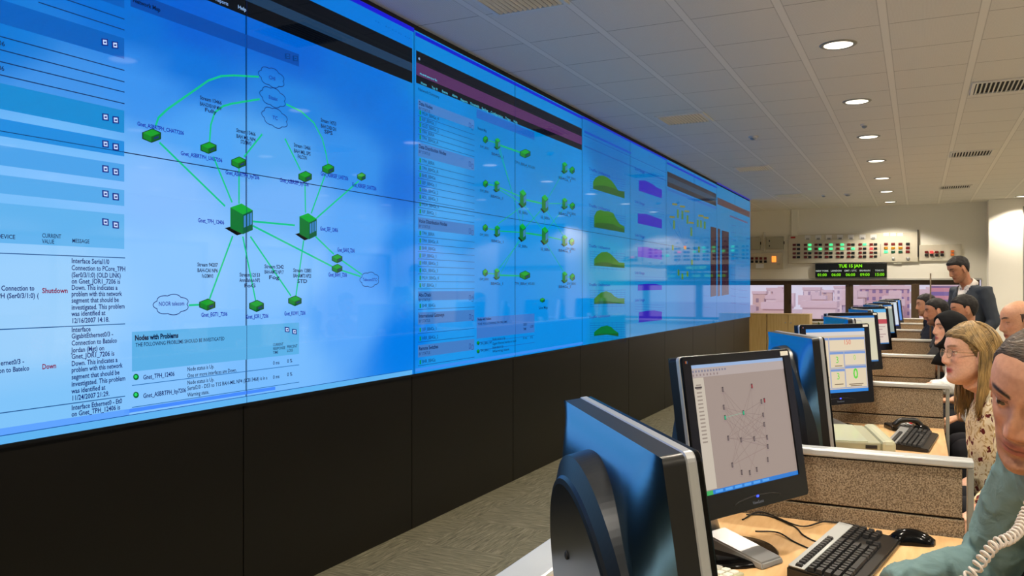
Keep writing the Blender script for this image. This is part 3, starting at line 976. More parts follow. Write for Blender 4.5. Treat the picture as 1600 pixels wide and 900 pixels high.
PA = [[(998, 298), (998, 282), (1008, 282), (1020, 288), (1026, 293), (1034, 296.5), (1034, 310)], [(996.5, 349), (996.5, 333.5), (1010, 334.5), (1022, 339), (1034, 343), (1034, 357)],
      [(996.5, 401), (996.5, 386), (1010, 386), (1034, 391), (1034, 406)], [(996.5, 454), (996.5, 445), (1010, 443.5), (1024, 443.5), (1034, 446), (1034, 453)], [(998, 504), (998, 488), (1010, 485.5), (1022, 485), (1034, 487), (1034, 500)]]
for q, L in enumerate(PA):
    xp(c, L, (30, 20, 172) if q != 2 else (66, 44, 186), 3)
    yt = L[1][1] - 17
    tx(c, 'Link Usage', 992, yt, 4.5, (10, 20, 150), 1007)
    for a in range(4):
        c.line(pp([(992, yt + 4 + a * 4), (1038, yt + 6 + a * 4 + (5 if q < 2 else 0))]), 0.003, (0, 80, 180), 2)
c.build('traffic_charts_picture', vw)

# --- fourth and fifth display
c = cv()
band(c, 1042, 1120, 292, 294.5, (16, 22, 180))
band(c, 1042.5, 1119, 303, 322, (40, 34, 42))
band(c, 1042.5, 1119, 309, 316, (42, 62, 84), k=2)
band(c, 1043, 1119, 324, 327, (20, 90, 170), ref=1119)
YEL = (120, 116, 24)
for x, y in ((1054, 319), (1066, 322.5), (1073, 330), (1050, 339), (1080, 348), (1103, 340), (1095, 337)):
    w = 4
    xp(c, [(x - w, y - 1.5), (x + w, y - 0.8), (x + w, y + 2), (x - w, y + 1.2)], YEL, 4)
for x, y, h in ((1059, 334, 14), (1066, 336, 14), (1074, 343, 14), (1053, 351, 14), (1080, 362, 14), (1090, 349, 12), (1095, 350, 12), (1101, 352, 12), (1051, 387, 9), (1092, 390, 10), (1060, 426, 10), (1066, 432, 10), (1074, 428, 9), (1081, 410, 9)):
    xp(c, [(x - 1.6, y - h / 2), (x + 1.4, y - h / 2 + 0.6), (x + 1.4, y + h / 2), (x - 1.6, y + h / 2 - 0.6)], (70, 116, 50), 4)
for x in (1046, 1056, 1064, 1078, 1086):
    c.line(pp([(1070, 385), (x, 346)]), 0.004, (16, 80, 150), 3)
    c.line(pp([(1070, 386), (x, 432)]), 0.004, (16, 80, 150), 3)
xp(c, [(1068, 384), (1072, 384.5), (1072, 390), (1068, 389.5)], (200, 60, 40), 5)
for y in (360, 372, 384, 396, 408, 420, 444, 462, 480):
    c.line(pp([(1100, y), (1108, y + 0.5)]), 0.004, (20, 70, 150), 3)
xp(c, [(1110, 354), (1119, 356), (1119, 462), (1110, 464)], (44, 28, 46), 4)
for x in (1112.5, 1116):
    c.line(pp([(x, 362), (x, 455)]), 0.012, (88, 46, 40), 5)
c.build('topology_picture', vw)
c = cv()
band(c, 1120, 1172, 311.5, 313.5, (16, 22, 170))
band(c, 1121, 1171.5, 331, 340, (70, 50, 62))
xp(c, [(1121, 357), (1125, 358), (1125, 462), (1121, 463)], (60, 34, 42), 4)
xp(c, [(1127.5, 360), (1138.5, 362.5), (1138.5, 460), (1127.5, 462)], (44, 28, 46), 4)
for x in (1130.5, 1134.5):
    c.line(pp([(x, 366), (x, 455)]), 0.014, (96, 50, 40), 5)
xp(c, [(1140, 336), (1168, 347), (1168, 349.5), (1140, 338.5)], (80, 60, 110), 4)
for a in range(12):
    y = 352 + a * 11
    c.line(pp([(1142, y), (1150, y + 1), ]), 0.008, (20, 70, 150), 3)
    c.line(pp([(1154, y + 2), (1168, y + 3), ]), 0.006, (20, 70, 150), 3)
c.build('status_page_picture', vw)
# ------------------------------------------------------------------ panels on the far wall
FW = YF
def wx(px, py, Y=FW):
    return on_y(px, py, Y)
M_panel = mat('indicator_panel_cream', (206, 200, 182), 0.5)
M_grey = mat('grey_box', (176, 174, 158), 0.55)
def led_mat(c, on, es=1.25):
    return mat('indicator_%d_%d_%d_%d' % (c[0], c[1], c[2], on), c, 0.35, emit=c if on else None, es=es)
LR, LD, LG, LGN = (110, 30, 24), (30, 34, 32), (70, 226, 140), (14, 72, 50)
ORG, AMB, REDON = (214, 110, 40), (186, 130, 20), (255, 60, 60)
M_leg = mat('legend_plate', (226, 226, 226), 0.5)
def led(t, x, z, c, on, w=0.062, h=0.058):
    bm = bmesh.new()
    add_box(bm, (x - w / 2, -0.066, z - h / 2), (x + w / 2, -0.05, z + h / 2), 0.006)
    return link('indicator_light', bm, led_mat(c, on), t)
t = thing('indicator_panel', 'long cream alarm panel with rows of red and green lights above the clock', 'indicator panel', (0, FW, 0))
x0, z1 = wx(1232, 367.5); x1, z0 = wx(1434.5, 412)
z1 = 2.52; z0 = 1.945
bm = bmesh.new(); add_box(bm, (x0, -0.05, z0), (x1, 0, z1), 0.01)
link('panel_body', bm, M_panel, t)
box('edge_strip', (x1 - 0.01, -0.055, z0 + 0.1), (x1 + 0.005, 0, z1 + 0.04), M_dark, t)
cols = [1245, 1262.5, 1279, 1295.5, 1313, 1330, 1348, 1365]
rowz = [383, 389.5, 396, 402]
green_on = {(1, 0), (1, 1), (2, 1), (3, 0), (3, 1), (4, 0), (4, 1), (5, 1), (6, 0)}
for ci, px in enumerate(cols):
    for ri, py in enumerate(rowz):
        pyy = py - 1.0 * ci / 7
        xx, zz = wx(px - 3.4, pyy)
        led(t, xx, zz, REDON if (ci == 7 and ri == 1) else LR, ci == 7 and ri == 1, h=0.045)
        xx, zz = wx(px + 3.2, pyy)
        on = (ci, ri) in green_on
        led(t, xx, zz, LG if on else LD, on, h=0.045)
    if ci > 0:
        xx, zz = wx(px, 371.5 - ci * 0.2)
        box('legend_plate', (xx - 0.055, -0.058, zz - 0.035), (xx + 0.055, -0.05, zz + 0.045), M_leg, t)
        box('legend_plate', (xx - 0.03, -0.061, zz - 0.05), (xx + 0.03, -0.052, zz - 0.01), mat('legend_grey', (150, 150, 152), 0.5), t)
for ci, px in enumerate((1384.5, 1395.5, 1407, 1418.5)):
    for ri, (py, cc) in enumerate(zip((381.5, 387.5, 393.5), ((LR, AMB, LG), (LR, AMB, LGN), (LR, AMB, LGN), (LD, LR, LR))[ci])):
        xx, zz = wx(px, py)
        led(t, xx, zz, cc, cc == LG, 0.07, 0.05)
    if ci < 3:
        xx, zz = wx(1384.5 + 11 * ci, 366.5)
        box('legend_plate', (xx - 0.05, -0.058, zz - 0.03), (xx + 0.05, -0.05, zz + 0.03), M_leg, t)
for px in (1396, 1419):
    xx, zz = wx(px, 404.5)
    bm = bmesh.new(); add_ell(bm, (xx, -0.055, zz), (0.03, 0.02, 0.035)); link('key_switch', bm, M_silver, t, True)
xx, zz = wx(1376, 391); box('divider_line', (xx - 0.006, -0.054, zz - 0.12), (xx + 0.006, -0.05, zz + 0.12), M_trim, t)
xx, zz = wx(1236, 372); box('red_emblem', (xx, -0.056, zz - 0.01), (xx + 0.09, -0.05, zz + 0.025), mat('red_print', (170, 50, 40), 0.5), t)
xx, zz = wx(1404, 411); bm = bmesh.new(); add_box(bm, (xx - 0.09, -0.04, z0 - 0.03), (xx + 0.05, 0, z0 + 0.0), 0.004); link('cable_gland', bm, M_grey, t)

t = thing('indicator_panel', 'short cream alarm panel with one lit red light, right of the long panel', 'indicator panel', (0, FW, 0))
xa, _ = wx(1436, 400); xb, _ = wx(1502, 400)
bm = bmesh.new(); add_box(bm, (xa, -0.04, 1.96), (xb, 0, 2.27), 0.008); link('panel_body', bm, M_panel, t)
for ci, px in enumerate((1447.5, 1455.5, 1463.5, 1472)):
    for ri, py in enumerate((394, 398.8)):
        xx, zz = wx(px, py)
        on = ci == 1 and ri == 0
        led(t, xx, zz, REDON if on else (LR if ri == 0 else LD), on, 0.06, 0.045)
for py in (393, 398):
    xx, zz = wx(1488, py); led(t, xx, zz, ORG, False, 0.06, 0.045)
xx, zz = wx(1464, 404); box('name_plate', (xx - 0.09, -0.046, zz - 0.012), (xx + 0.09, -0.04, zz + 0.012), M_grey, t)

t = thing('indicator_panel', 'cream alarm panel with glowing orange light beside the end of the video wall', 'indicator panel', (0, FW, 0))
xb, _ = wx(1224, 400)
bm = bmesh.new(); add_box(bm, (-3.45, -0.05, 1.84), (xb, 0, 2.17), 0.008); link('panel_body', bm, M_panel, t)
for px in (1176, 1183, 1189.5, 1196.5):
    for py, c2 in ((404, LR), (409, LD)):
        xx, zz = wx(px, py); led(t, xx, zz, c2, False, 0.055, 0.05)
xx, zz = wx(1210, 405); led(t, xx, zz, (255, 150, 60), True, 0.085, 0.12)
xx, zz = wx(1217, 413); box('name_plate', (xx - 0.03, -0.056, zz - 0.02), (xx + 0.03, -0.05, zz + 0.02), M_grey, t)
xx, zz = wx(1188, 416); box('paper_label', (xx - 0.08, -0.056, zz - 0.04), (xx + 0.08, -0.05, zz + 0.05), mat('paper', (236, 238, 242), 0.7), t)
for px0, px1, lb in ((1150, 1188.5, 'pale metal junction box partly hidden by the video wall end'), (1198, 1225, 'grey metal junction box left of the long alarm panel')):
    a, _ = wx(px0, 380); b_, _ = wx(px1, 380)
    t = thing('junction_box', lb, 'junction box', (0, FW, 0))
    bm = bmesh.new(); add_box(bm, (a, -0.10, 2.235), (b_, 0, 2.50), 0.01); link('box_body', bm, M_grey, t)
    bm = bmesh.new(); add_box(bm, (a + 0.02, -0.108, 2.255), (b_ - 0.02, -0.10, 2.48), 0.004); link('lid', bm, M_grey, t)
    for zz in (2.41, 2.31):
        bm = bmesh.new(); add_ell(bm, (a + 0.07, -0.108, zz), (0.012, 0.008, 0.02)); link('screw', bm, M_dark, t, True)
    box('latch', (b_ - 0.005, -0.06, 2.34), (b_ + 0.015, -0.03, 2.40), M_dark, t)
# led world clock
t = thing('world_clock', 'black world clock display with green digits for five cities', 'clock', (0, FW, 0))
a, _ = wx(1274.5, 420); b_, _ = wx(1386, 420)
bm = bmesh.new(); add_box(bm, (a, -0.08, 1.655), (b_, 0, 1.935), 0.006); link('clock_case', bm, mat('clock_black', (16, 18, 12), 0.4), t)
c = Canvas((0, -0.0805, 0), (1, 0, 0), (0, 0, 1), (0, -1, 0), 1.4, 0.3)
W_ = b_ - a
LIME = (130, 230, 20)
c.text('TUE 15 JAN', a + W_ / 2, 1.855, 0.085, LIME, 2, align='CENTER', bold=0.02)
c.build('date_digits', t)
for q, (n_, h_) in enumerate((('NEW YORK', '01:00'), ('LONDON', '06:00'), ('GMT - UTC', '06:00'), ('BAHRAIN', '09:00'), ('TOKYO', '15:00'))):
    xc = a + W_ * (0.1 + 0.2 * q)
    c = Canvas((0, -0.0805, 0), (1, 0, 0), (0, 0, 1), (0, -1, 0), 1.0, 0.3)
    c.text(n_, xc, 1.775, 0.045, (190, 200, 190), 2, align='CENTER', bold=0.02)
    c.build('city_name', t)
    c = Canvas((0, -0.0805, 0), (1, 0, 0), (0, 0, 1), (0, -1, 0), 1.0, 0.3)
    c.text(h_, xc, 1.685, 0.078, LIME, 2, align='CENTER', bold=0.025)
    c.build('time_digits', t)
# conduit between boxes
bm = bmesh.new()
add_tube(bm, [(wx(1194, 380)[0], FW - 0.02, 2.6), (wx(1194, 380)[0], FW - 0.02, 2.2)], 0.02, 8)
tag(link('cable_conduit', bm, M_white, None, True), 'short white vertical conduit between the two junction boxes', 'conduit')

# ------------------------------------------------------------------ cabinets under the far windows
CY = 16.6
xa = XL + 0.01; xm = on_y(1198, 520, CY)[0]; xb = on_y(1265, 520, CY)[0]
ztop = on_y(1230, 490.5, CY)[1]
def cabinet(x0, x1, label, hinge):
    t = thing('storage_cabinet', label, 'cabinet', ((x0 + x1) / 2, CY, 0))
    w = (x1 - x0) / 2
    bm = bmesh.new()
    add_box(bm, (-w + 0.002, 0.02, 0.06), (w - 0.002, 0.45, ztop - 0.02)); link('body', bm, M_maple, t)
    box('plinth', (-w + 0.02, 0.04, 0), (w - 0.02, 0.44, 0.06), M_dark, t)
    bm = bmesh.new(); add_box(bm, (-w, 0, ztop - 0.02), (w, 0.46, ztop), 0.002); link('top', bm, M_maple, t)
    n = 2 if (x1 - x0) < 0.9 else 2
    for q in range(n):
        a = -w + 0.004 + q * (2 * w / n)
        bm = bmesh.new(); add_box(bm, (a, 0, 0.065), (a + 2 * w / n - 0.008, 0.018, ztop - 0.024), 0.001)
        d = link('door', bm, M_maple, t)
        bm = bmesh.new(); add_cyl(bm, (0, 0, 0), 0.012, 0.012, 12)
        hx = (a + 2 * w / n - 0.05) if q == 0 else a + 0.05
        bmesh.ops.transform(bm, matrix=Matrix.Translation((hx, 0.0, ztop - 0.17)) @ Matrix.Rotation(PI / 2, 4, 'X'), verts=bm.verts)
        link('lock', bm, M_silver, d)
cabinet(xa, xm - 0.003, 'maple cabinet at the end of the video wall, left of its twin', 1)
cabinet(xm + 0.003, xb, 'maple cabinet with small locks under the second window', -1)
# potted plant by the window
t = thing('potted_plant', 'small green potted plant right of the maple cabinets', 'plant', (xb + 0.2, 16.95, 0))
bm = bmesh.new(); add_cyl(bm, (0, 0, 0), 0.12, 0.3, 20, 0.16); link('pot', bm, M_brown, t, True)
bm = bmesh.new()
rnd = random.Random(4)
for k in range(46):
    az = rnd.uniform(0, 2 * PI); el = rnd.uniform(0.5, 1.4); L = rnd.uniform(0.3, 0.62)
    p0 = Vector((0.03 * math.cos(az), 0.03 * math.sin(az), 0.3)); 
    d = Vector((math.cos(az) * math.cos(el), math.sin(az) * math.cos(el), math.sin(el)))
    side = Vector((-math.sin(az), math.cos(az), 0))
    pts = [(p0, 0.004), (p0 + d * L * 0.5, 0.028), (p0 + d * L * 0.85 - Vector((0, 0, 0.03)), 0.02), (p0 + d * L - Vector((0, 0, 0.08)), 0.002)]
    v = [(bm.verts.new(p - side * w), bm.verts.new(p + Vector((0, 0, -0.006))), bm.verts.new(p + side * w)) for p, w in pts]
    for a, b_ in zip(v[:-1], v[1:]):
        bm.faces.new((a[0], a[1], b_[1], b_[0])); bm.faces.new((a[1], a[2], b_[2], b_[1]))
link('foliage', bm, mat('leaf_green', (96, 130, 50), 0.5), t, True)

# ------------------------------------------------------------------ desks
DZ = 0.76
PT = 0.974
XD0, XD1 = -0.553, 0.112
PY = [0.64 + 1.98 * k for k in range(8)]       # partition positions; PY[1] is the near one in view
def bay_name(k):
    return ['nearest desk', 'second desk', 'third desk', 'fourth desk', 'fifth desk', 'sixth desk', 'seventh desk'][k]
# long low divider along the left side of the desks
for k in range(7):
    y0, y1 = PY[k], PY[k + 1]
    if k == 0: y0 = -0.4
    t = thing('low_divider', 'low fabric divider with pale metal cap along the left side of the %s' % bay_name(k), 'partition', (0, 0, 0), 0, 'dividers along the left side of the desks')
    bm = bmesh.new(); add_box(bm, (-0.618, y0, 0.04), (-0.568, y1 - 0.004, PT - 0.028), 0.003); link('fabric_panel', bm, M_fab, t)
    bm = bmesh.new(); add_box(bm, (-0.632, y0, PT - 0.028), (-0.554, y1 - 0.004, PT), 0.006); link('metal_cap', bm, M_alu, t)
    box('foot_rail', (-0.61, y0, 0), (-0.576, y1 - 0.004, 0.04), M_dark, t)
pt_lab = ['grey fabric desk partition beside the camera, outside the frame', 'large grey speckled desk partition nearest the camera, behind the computer mouse', 'grey desk partition behind the beige computer case and second keyboard',
          'third grey desk partition in the row receding to the windows', 'fourth grey desk partition counted from the camera along the row', 'fifth grey desk partition in the receding row', 'sixth grey desk partition in the receding row', 'seventh and farthest grey desk partition in the row']
for k, y in enumerate(PY):
    t = thing('desk_partition', pt_lab[k], 'partition', (0, y, 0), 0, 'partitions between the desks')
    x0, x1 = XD0 - 0.0, XD1 + 0.025
    bm = bmesh.new(); add_box(bm, (x0, -0.02, 0.812), (x1 - 0.028, 0.02, PT - 0.026), 0.003); link('fabric_panel', bm, M_fab, t)
    bm = bmesh.new(); add_box(bm, (x0, -0.02, DZ - 0.5), (x1 - 0.022, 0.02, 0.806), 0.003); link('lower_panel', bm, M_fab, t)
    box('dark_seam', (x0, -0.012, 0.806), (x1 - 0.03, 0.012, 0.812), M_dark, t)  # dark strip along the seam between upper and lower panel
    bm = bmesh.new(); add_box(bm, (x0, -0.028, PT - 0.022), (x1, 0.028, PT), 0.005); link('top_rail', bm, M_alu, t)
    box('rail_gap', (x0, -0.016, PT - 0.026), (x1 - 0.02, 0.016, PT - 0.022), M_dark, t)
    bm = bmesh.new(); add_box(bm, (x1 - 0.016, -0.024, 0.02), (x1, 0.024, PT - 0.022), 0.003); link('end_post', bm, M_trim, t)
    box('foot', (x1 - 0.06, -0.04, 0), (x1, 0.04, 0.02), M_dark, t)
for k in range(7):
    y0, y1 = PY[k] + 0.03, PY[k + 1] - 0.03
    if k == 0: y0 = 0.68
    t = thing('desk', 'beech topped desk, the %s in the row%s' % (bay_name(k).split()[0], [' with black keyboard and mouse', ' with beige computer case', '', '', '', '', ''][k]), 'desk', (0, (y0 + y1) / 2, 0), 0, 'beech desks in the operator row')
    h = (y1 - y0) / 2
    bm = bmesh.new(); add_box(bm, (XD0 + 0.002, -h, DZ - 0.028), (XD1, h, DZ), 0.004); link('worktop', bm, M_wood, t)
    for s in (-1, 1):
        bm = bmesh.new(); add_box(bm, (XD0 + 0.06, s * (h - 0.05) - 0.012, 0.0), (XD1 - 0.08, s * (h - 0.05) + 0.012, DZ - 0.028), 0.002); link('side_panel', bm, M_grey, t)
    box('cable_tray', (XD0 + 0.03, -h + 0.07, 0.60), (XD0 + 0.13, h - 0.07, 0.62), M_trim, t)
# a second run of plain desks closes the bays behind the operators? (not shown)

# ------------------------------------------------------------------ monitors
MW, MH = 0.445, 0.392
def screen_canvas(T_):
    o = T_ @ Vector((0, -0.0305, 0))
    R = T_.to_3x3()
    return Canvas(o, R @ Vector((1, 0, 0)), R @ Vector((0, 0, 1)), R @ Vector((0, -1, 0)), 1.0, 0.25)
SWW, SWH = 0.382, 0.312       # visible screen
def monitor(label, x, y, rz, picture_fn, tilt=9.0, zc=1.085, logo=True, sticker=True, bg=(158, 141, 132)):
    t = thing('computer_monitor', label, 'monitor', (x, y, DZ), rz, 'black computer monitors on the desks')
    T_ = Matrix.Translation((0, 0, zc - DZ)) @ Matrix.Rotation(math.radians(-tilt), 4, 'X')
    # local: screen faces -Y; panel centre at T_
    zoff = 0.018                      # screen centre above panel centre
    w, h = MW / 2, MH / 2
    bm = bmesh.new()
    sw, sh = SWW / 2, SWH / 2
    # bezel frame with opening
    fr = []
    for (a, b_) in ((-w, -h), (w, -h), (w, h), (-w, h)): fr.append((a, b_))
    inn = [(-sw, -sh + zoff), (sw, -sh + zoff), (sw, sh + zoff), (-sw, sh + zoff)]
    def rr(x0, z0, x1, z1, r, n=5):
        L = []
        for cx, cz, a0 in ((x1 - r, z1 - r, 0), (x0 + r, z1 - r, 90), (x0 + r, z0 + r, 180), (x1 - r, z0 + r, 270)):
            for q in range(n):
                a = math.radians(a0 + 90 * q / (n - 1))
                L.append((cx + r * math.cos(a), cz + r * math.sin(a)))
        return L
    outer = rr(-w, -h, w, h, 0.010)
    inner = rr(-sw, -sh + zoff, sw, sh + zoff, 0.0008)
    rings = [[(a, -0.024, c_) for a, c_ in outer], [(a, -0.029, c_) for a, c_ in outer], [(a * 0.992, -0.031, c_ * 0.992) for a, c_ in outer],
             [(a, -0.031, c_) for a, c_ in inner], [(a, -0.026, c_) for a, c_ in inner]]
    add_loft(bm, [[T_ @ Vector(p) for p in r] for r in rings], cap=False)
    bmesh.ops.recalc_face_normals(bm, faces=bm.faces)
    link('bezel', bm, M_blackg, t)
    # silver rim
    bm = bmesh.new()
    rings = [[(a, -0.024, c_) for a, c_ in outer], [(a * 1.006, -0.0225, c_ * 1.006) for a, c_ in outer], [(a * 1.006, -0.014, c_ * 1.006) for a, c_ in outer], [(a, -0.0125, c_) for a, c_ in outer]]
    add_loft(bm, [[T_ @ Vector(p) for p in r] for r in rings], cap=False)
    link('silver_rim', bm, M_silver, t)
    # back shell
    bm = bmesh.new()
    rings = []
    for yy in (-0.0125, 0.012):
        rings.append([T_ @ Vector((a, yy, c_)) for a, c_ in rr(-w, -h, w, h, 0.010, 6)])
    add_loft(bm, rings, cap=False)
    for f in bm.faces: f.material_index = 1
    GX, GZ = 30, 40
    gr = []
    for a in range(GX + 1):
        row = []
        for b_ in range(GZ + 1):
            u_, v_ = -w + 2 * w * a / GX, -h + 2 * h * b_ / GZ
            dt = h - v_
            ds = w - abs(u_)
            e_ = min(1.0, ds / 0.07)
            dep = 0.012 + 0.050 * (1 - math.exp(-dt / 0.10)) * (e_ * (2 - e_)) * min(1.0, (v_ + h) / 0.02)
            row.append(bm.verts.new(T_ @ Vector((u_, dep, v_))))
        gr.append(row)
    for a in range(GX):
        for b_ in range(GZ):
            bm.faces.new((gr[a][b_], gr[a][b_ + 1], gr[a + 1][b_ + 1], gr[a + 1][b_]))
    bmesh.ops.recalc_face_normals(bm, faces=bm.faces)
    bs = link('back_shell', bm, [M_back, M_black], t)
    for p_ in bs.data.polygons: p_.use_smooth = len(p_.vertices) == 4 and p_.area < 0.001
    # arched vent hump
    bm = bmesh.new()
    rings = []
    N = 80
    for (sx, yy) in ((1.0, 0.02), (0.99, 0.056), (0.92, 0.066), (0.91, 0.070), (0.89, 0.072)):
        L = []
        for q in range(N + 1):
            a = PI * q / N
            L.append((-0.216 * sx * math.cos(a), -0.188 + (0.350 * sx) * math.sin(a) ** 0.72))
        L.append((0.216 * sx * 0.99, -0.19))
        L.append((-0.216 * sx * 0.99, -0.19))
        rings.append([T_ @ Vector((a, yy, c_)) for a, c_ in L])
    add_loft(bm, rings, cap=True)
    bmesh.ops.recalc_face_normals(bm, faces=bm.faces)
    link('rear_hump', bm, mat('graphite_monitor_hump', (34, 38, 44), 0.3, metal=0.4), t)
    for q, (hx, hz) in enumerate(((-0.05, 0.02), (0.05, 0.02), (-0.05, -0.08), (0.05, -0.08))):
        bm = bmesh.new(); add_ell(bm, T_ @ Vector((hx, 0.0725, hz)), (0.006, 0.003, 0.006)); link('screw', bm, M_rub, t, True)
    # stand
    bm = bmesh.new()
    nb = Vector((0, 0.055, zc - DZ - 0.10))
    rings = []
    for zz, yy, ww, dd in ((0.02, 0.10, 0.055, 0.022), (0.08, 0.115, 0.048, 0.018), (0.17, 0.11, 0.042, 0.016), (0.27, 0.09, 0.04, 0.014)):
        rings.append([Vector((ww * math.cos(2 * PI * k / 20), yy + dd * math.sin(2 * PI * k / 20), zz)) for k in range(20)])
    add_loft(bm, rings)
    link('stand_neck', bm, M_silver, t, True)
    bm = bmesh.new()
    rings = []
    for s, zz in ((1.0, 0.0), (1.0, 0.006), (0.93, 0.013), (0.6, 0.017)):
        rings.append([(0.135 * s * math.cos(2 * PI * k / 36), 0.03 + 0.118 * s * math.sin(2 * PI * k / 36), zz) for k in range(36)])
    add_loft(bm, rings)
    link('stand_base', bm, M_blackg, t, True)
    bm = bmesh.new()
    v = [(-0.045, -0.105, 0.0), (0.045, -0.105, 0.0), (0.05, 0.08, 0.0), (-0.05, 0.08, 0.0), (-0.042, -0.10, 0.016), (0.042, -0.10, 0.016), (0.045, 0.08, 0.05), (-0.045, 0.08, 0.05)]
    vs = [bm.verts.new(p) for p in v]
    for q in ((3, 2, 1, 0), (4, 5, 6, 7), (0, 1, 5, 4), (1, 2, 6, 5), (2, 3, 7, 6), (3, 0, 4, 7)): bm.faces.new([vs[i] for i in q])
    bmesh.ops.bevel(bm, geom=list(bm.edges), offset=0.004, segments=2, affect='EDGES')
    link('stand_tongue', bm, M_silver, t)
    # picture
    c = screen_canvas(T_)
    c.o = c.o + c.ey * zoff + c.en * (-0.0042)
    c.ex = c.ex * (sw / 0.204); c.ey = c.ey * (sh / 0.153)
    c.rect(-0.204, -0.153, 0.204, 0.153, bg, 0)
    if picture_fn: picture_fn(c, 0.204, 0.153)
    c.build('screen', t)
    if logo:
        c = screen_canvas(T_)
        c.en = c.en
        c.es = 0.5; c.gloss = 0.4
        c.o = c.o + c.en * 0.0008
        c.text('ViewSonic', 0, -h + 0.012, 0.011, (150, 150, 155), 1, align='CENTER')
        c.build('maker_mark', t)
        bm = bmesh.new(); add_ell(bm, T_ @ Vector((0, -0.032, -h + 0.030)), (0.005, 0.002, 0.003)); link('power_light', bm, mat('blue_led', (20, 40, 255), 0.3, emit=(40, 60, 255), es=4), t, True)
        bm = bmesh.new(); 
        L = [T_ @ Vector((0.1 * math.cos(a), -0.0315, -h + 0.016 + 0.016 * math.sin(a))) for a in [PI * (0.1 + 0.8 * q / 14) for q in range(15)]]
        add_tube(bm, L, 0.0012, 6); link('button_arc', bm, M_black, t, True)
        c = screen_canvas(T_)
        c.es = 0.35; c.gloss = 0.4; c.o = c.o + c.en * 0.0008
        for q, cc in enumerate(((230, 60, 40), (240, 200, 60), (60, 120, 230))):
            c.poly([(-w + 0.010 + q * 0.003, h - 0.017), (-w + 0.0128 + q * 0.003, h - 0.017), (-w + 0.0128 + q * 0.003, h - 0.011), (-w + 0.010 + q * 0.003, h - 0.011)], cc, 1)
        c.build('bird_emblem', t)
    if sticker:
        bm = bmesh.new()
        add_box(bm, (w - 0.045, -0.0325, h - 0.017), (w - 0.012, -0.031, h - 0.005), M=T_)
        link('asset_sticker', bm, M_white, t)
    return t

rnd = random.Random(7)
def pic_network(c, w, h):
    G_, D_ = (110, 96, 96), (60, 50, 52)
    c.rect(-w, h - 0.008, w, h, (150, 176, 214), 1)
    c.rect(-w, h - 0.030, w, h - 0.008, (176, 162, 158), 1)
    for q in range(12): c.rect(-w + 0.006 + q * 0.012, h - 0.018, -w + 0.012 + q * 0.012, h - 0.013, (120, 120, 140), 2)
    for q in range(8): c.rect(-w + 0.006 + q * 0.014, h - 0.027, -w + 0.011 + q * 0.014, h - 0.022, (140, 120, 120), 2)
    c.rect(-w, -h + 0.012, -w + 0.048, h - 0.031, (196, 184, 168), 1)
    for q in range(16): c.rect(-w + 0.014, h - 0.05 - q * 0.009, -w + 0.034, h - 0.0465 - q * 0.009, (150, 136, 124), 2)
    c.rect(-w + 0.008, h - 0.056, -w + 0.036, h - 0.052, (70, 60, 60), 3)
    c.rect(-w, -h, w, -h + 0.010, (36, 120, 206), 1)
    c.rect(-w, -h, -w + 0.03, -h + 0.010, (60, 170, 90), 2)
    for q in range(6): c.rect(-w + 0.04 + q * 0.04, -h + 0.002, -w + 0.07 + q * 0.04, -h + 0.008, (80, 160, 236), 2)
    P_ = [(-0.085, 0.088), (-0.09, 0.045), (-0.09, 0.02), (-0.088, -0.03), (-0.085, -0.095), (-0.05, -0.117), (-0.016, -0.122), (0.016, -0.118), (0.07, -0.10), (0.078, -0.068), (0.08, -0.045), (0.075, -0.012), (0.076, 0.012), (0.09, 0.048), (0.076, 0.046), (0.042, 0.088), (-0.01, 0.025), (-0.035, -0.04), (0.022, -0.043)]
    for i in (0, 1, 2, 3, 4, 9, 10, 11, 12, 14, 15):
        for j in (16, 17, 18):
            c.line([P_[i], P_[j]], 0.0008, (132, 112, 108), 2)
    for i in range(0, 14, 2): c.line([P_[i], P_[(i + 5) % 14]], 0.0008, (140, 116, 110), 2)
    c.line([P_[2], P_[16]], 0.0008, (130, 190, 160), 3)
    for q, (a, b_) in enumerate(P_):
        col = (20, 170, 120) if q in (2, 16) else ((150, 40, 50) if q in (13, 15) else G_)
        c.rect(a - 0.0035, b_ - 0.006, a + 0.0035, b_ + 0.006, D_, 4)
        c.rect(a - 0.0028, b_ - 0.005, a + 0.0028, b_ + 0.004, col, 5)
        c.rect(a - 0.007, b_ - 0.010, a + 0.007, b_ - 0.0085, (150, 130, 130), 4)
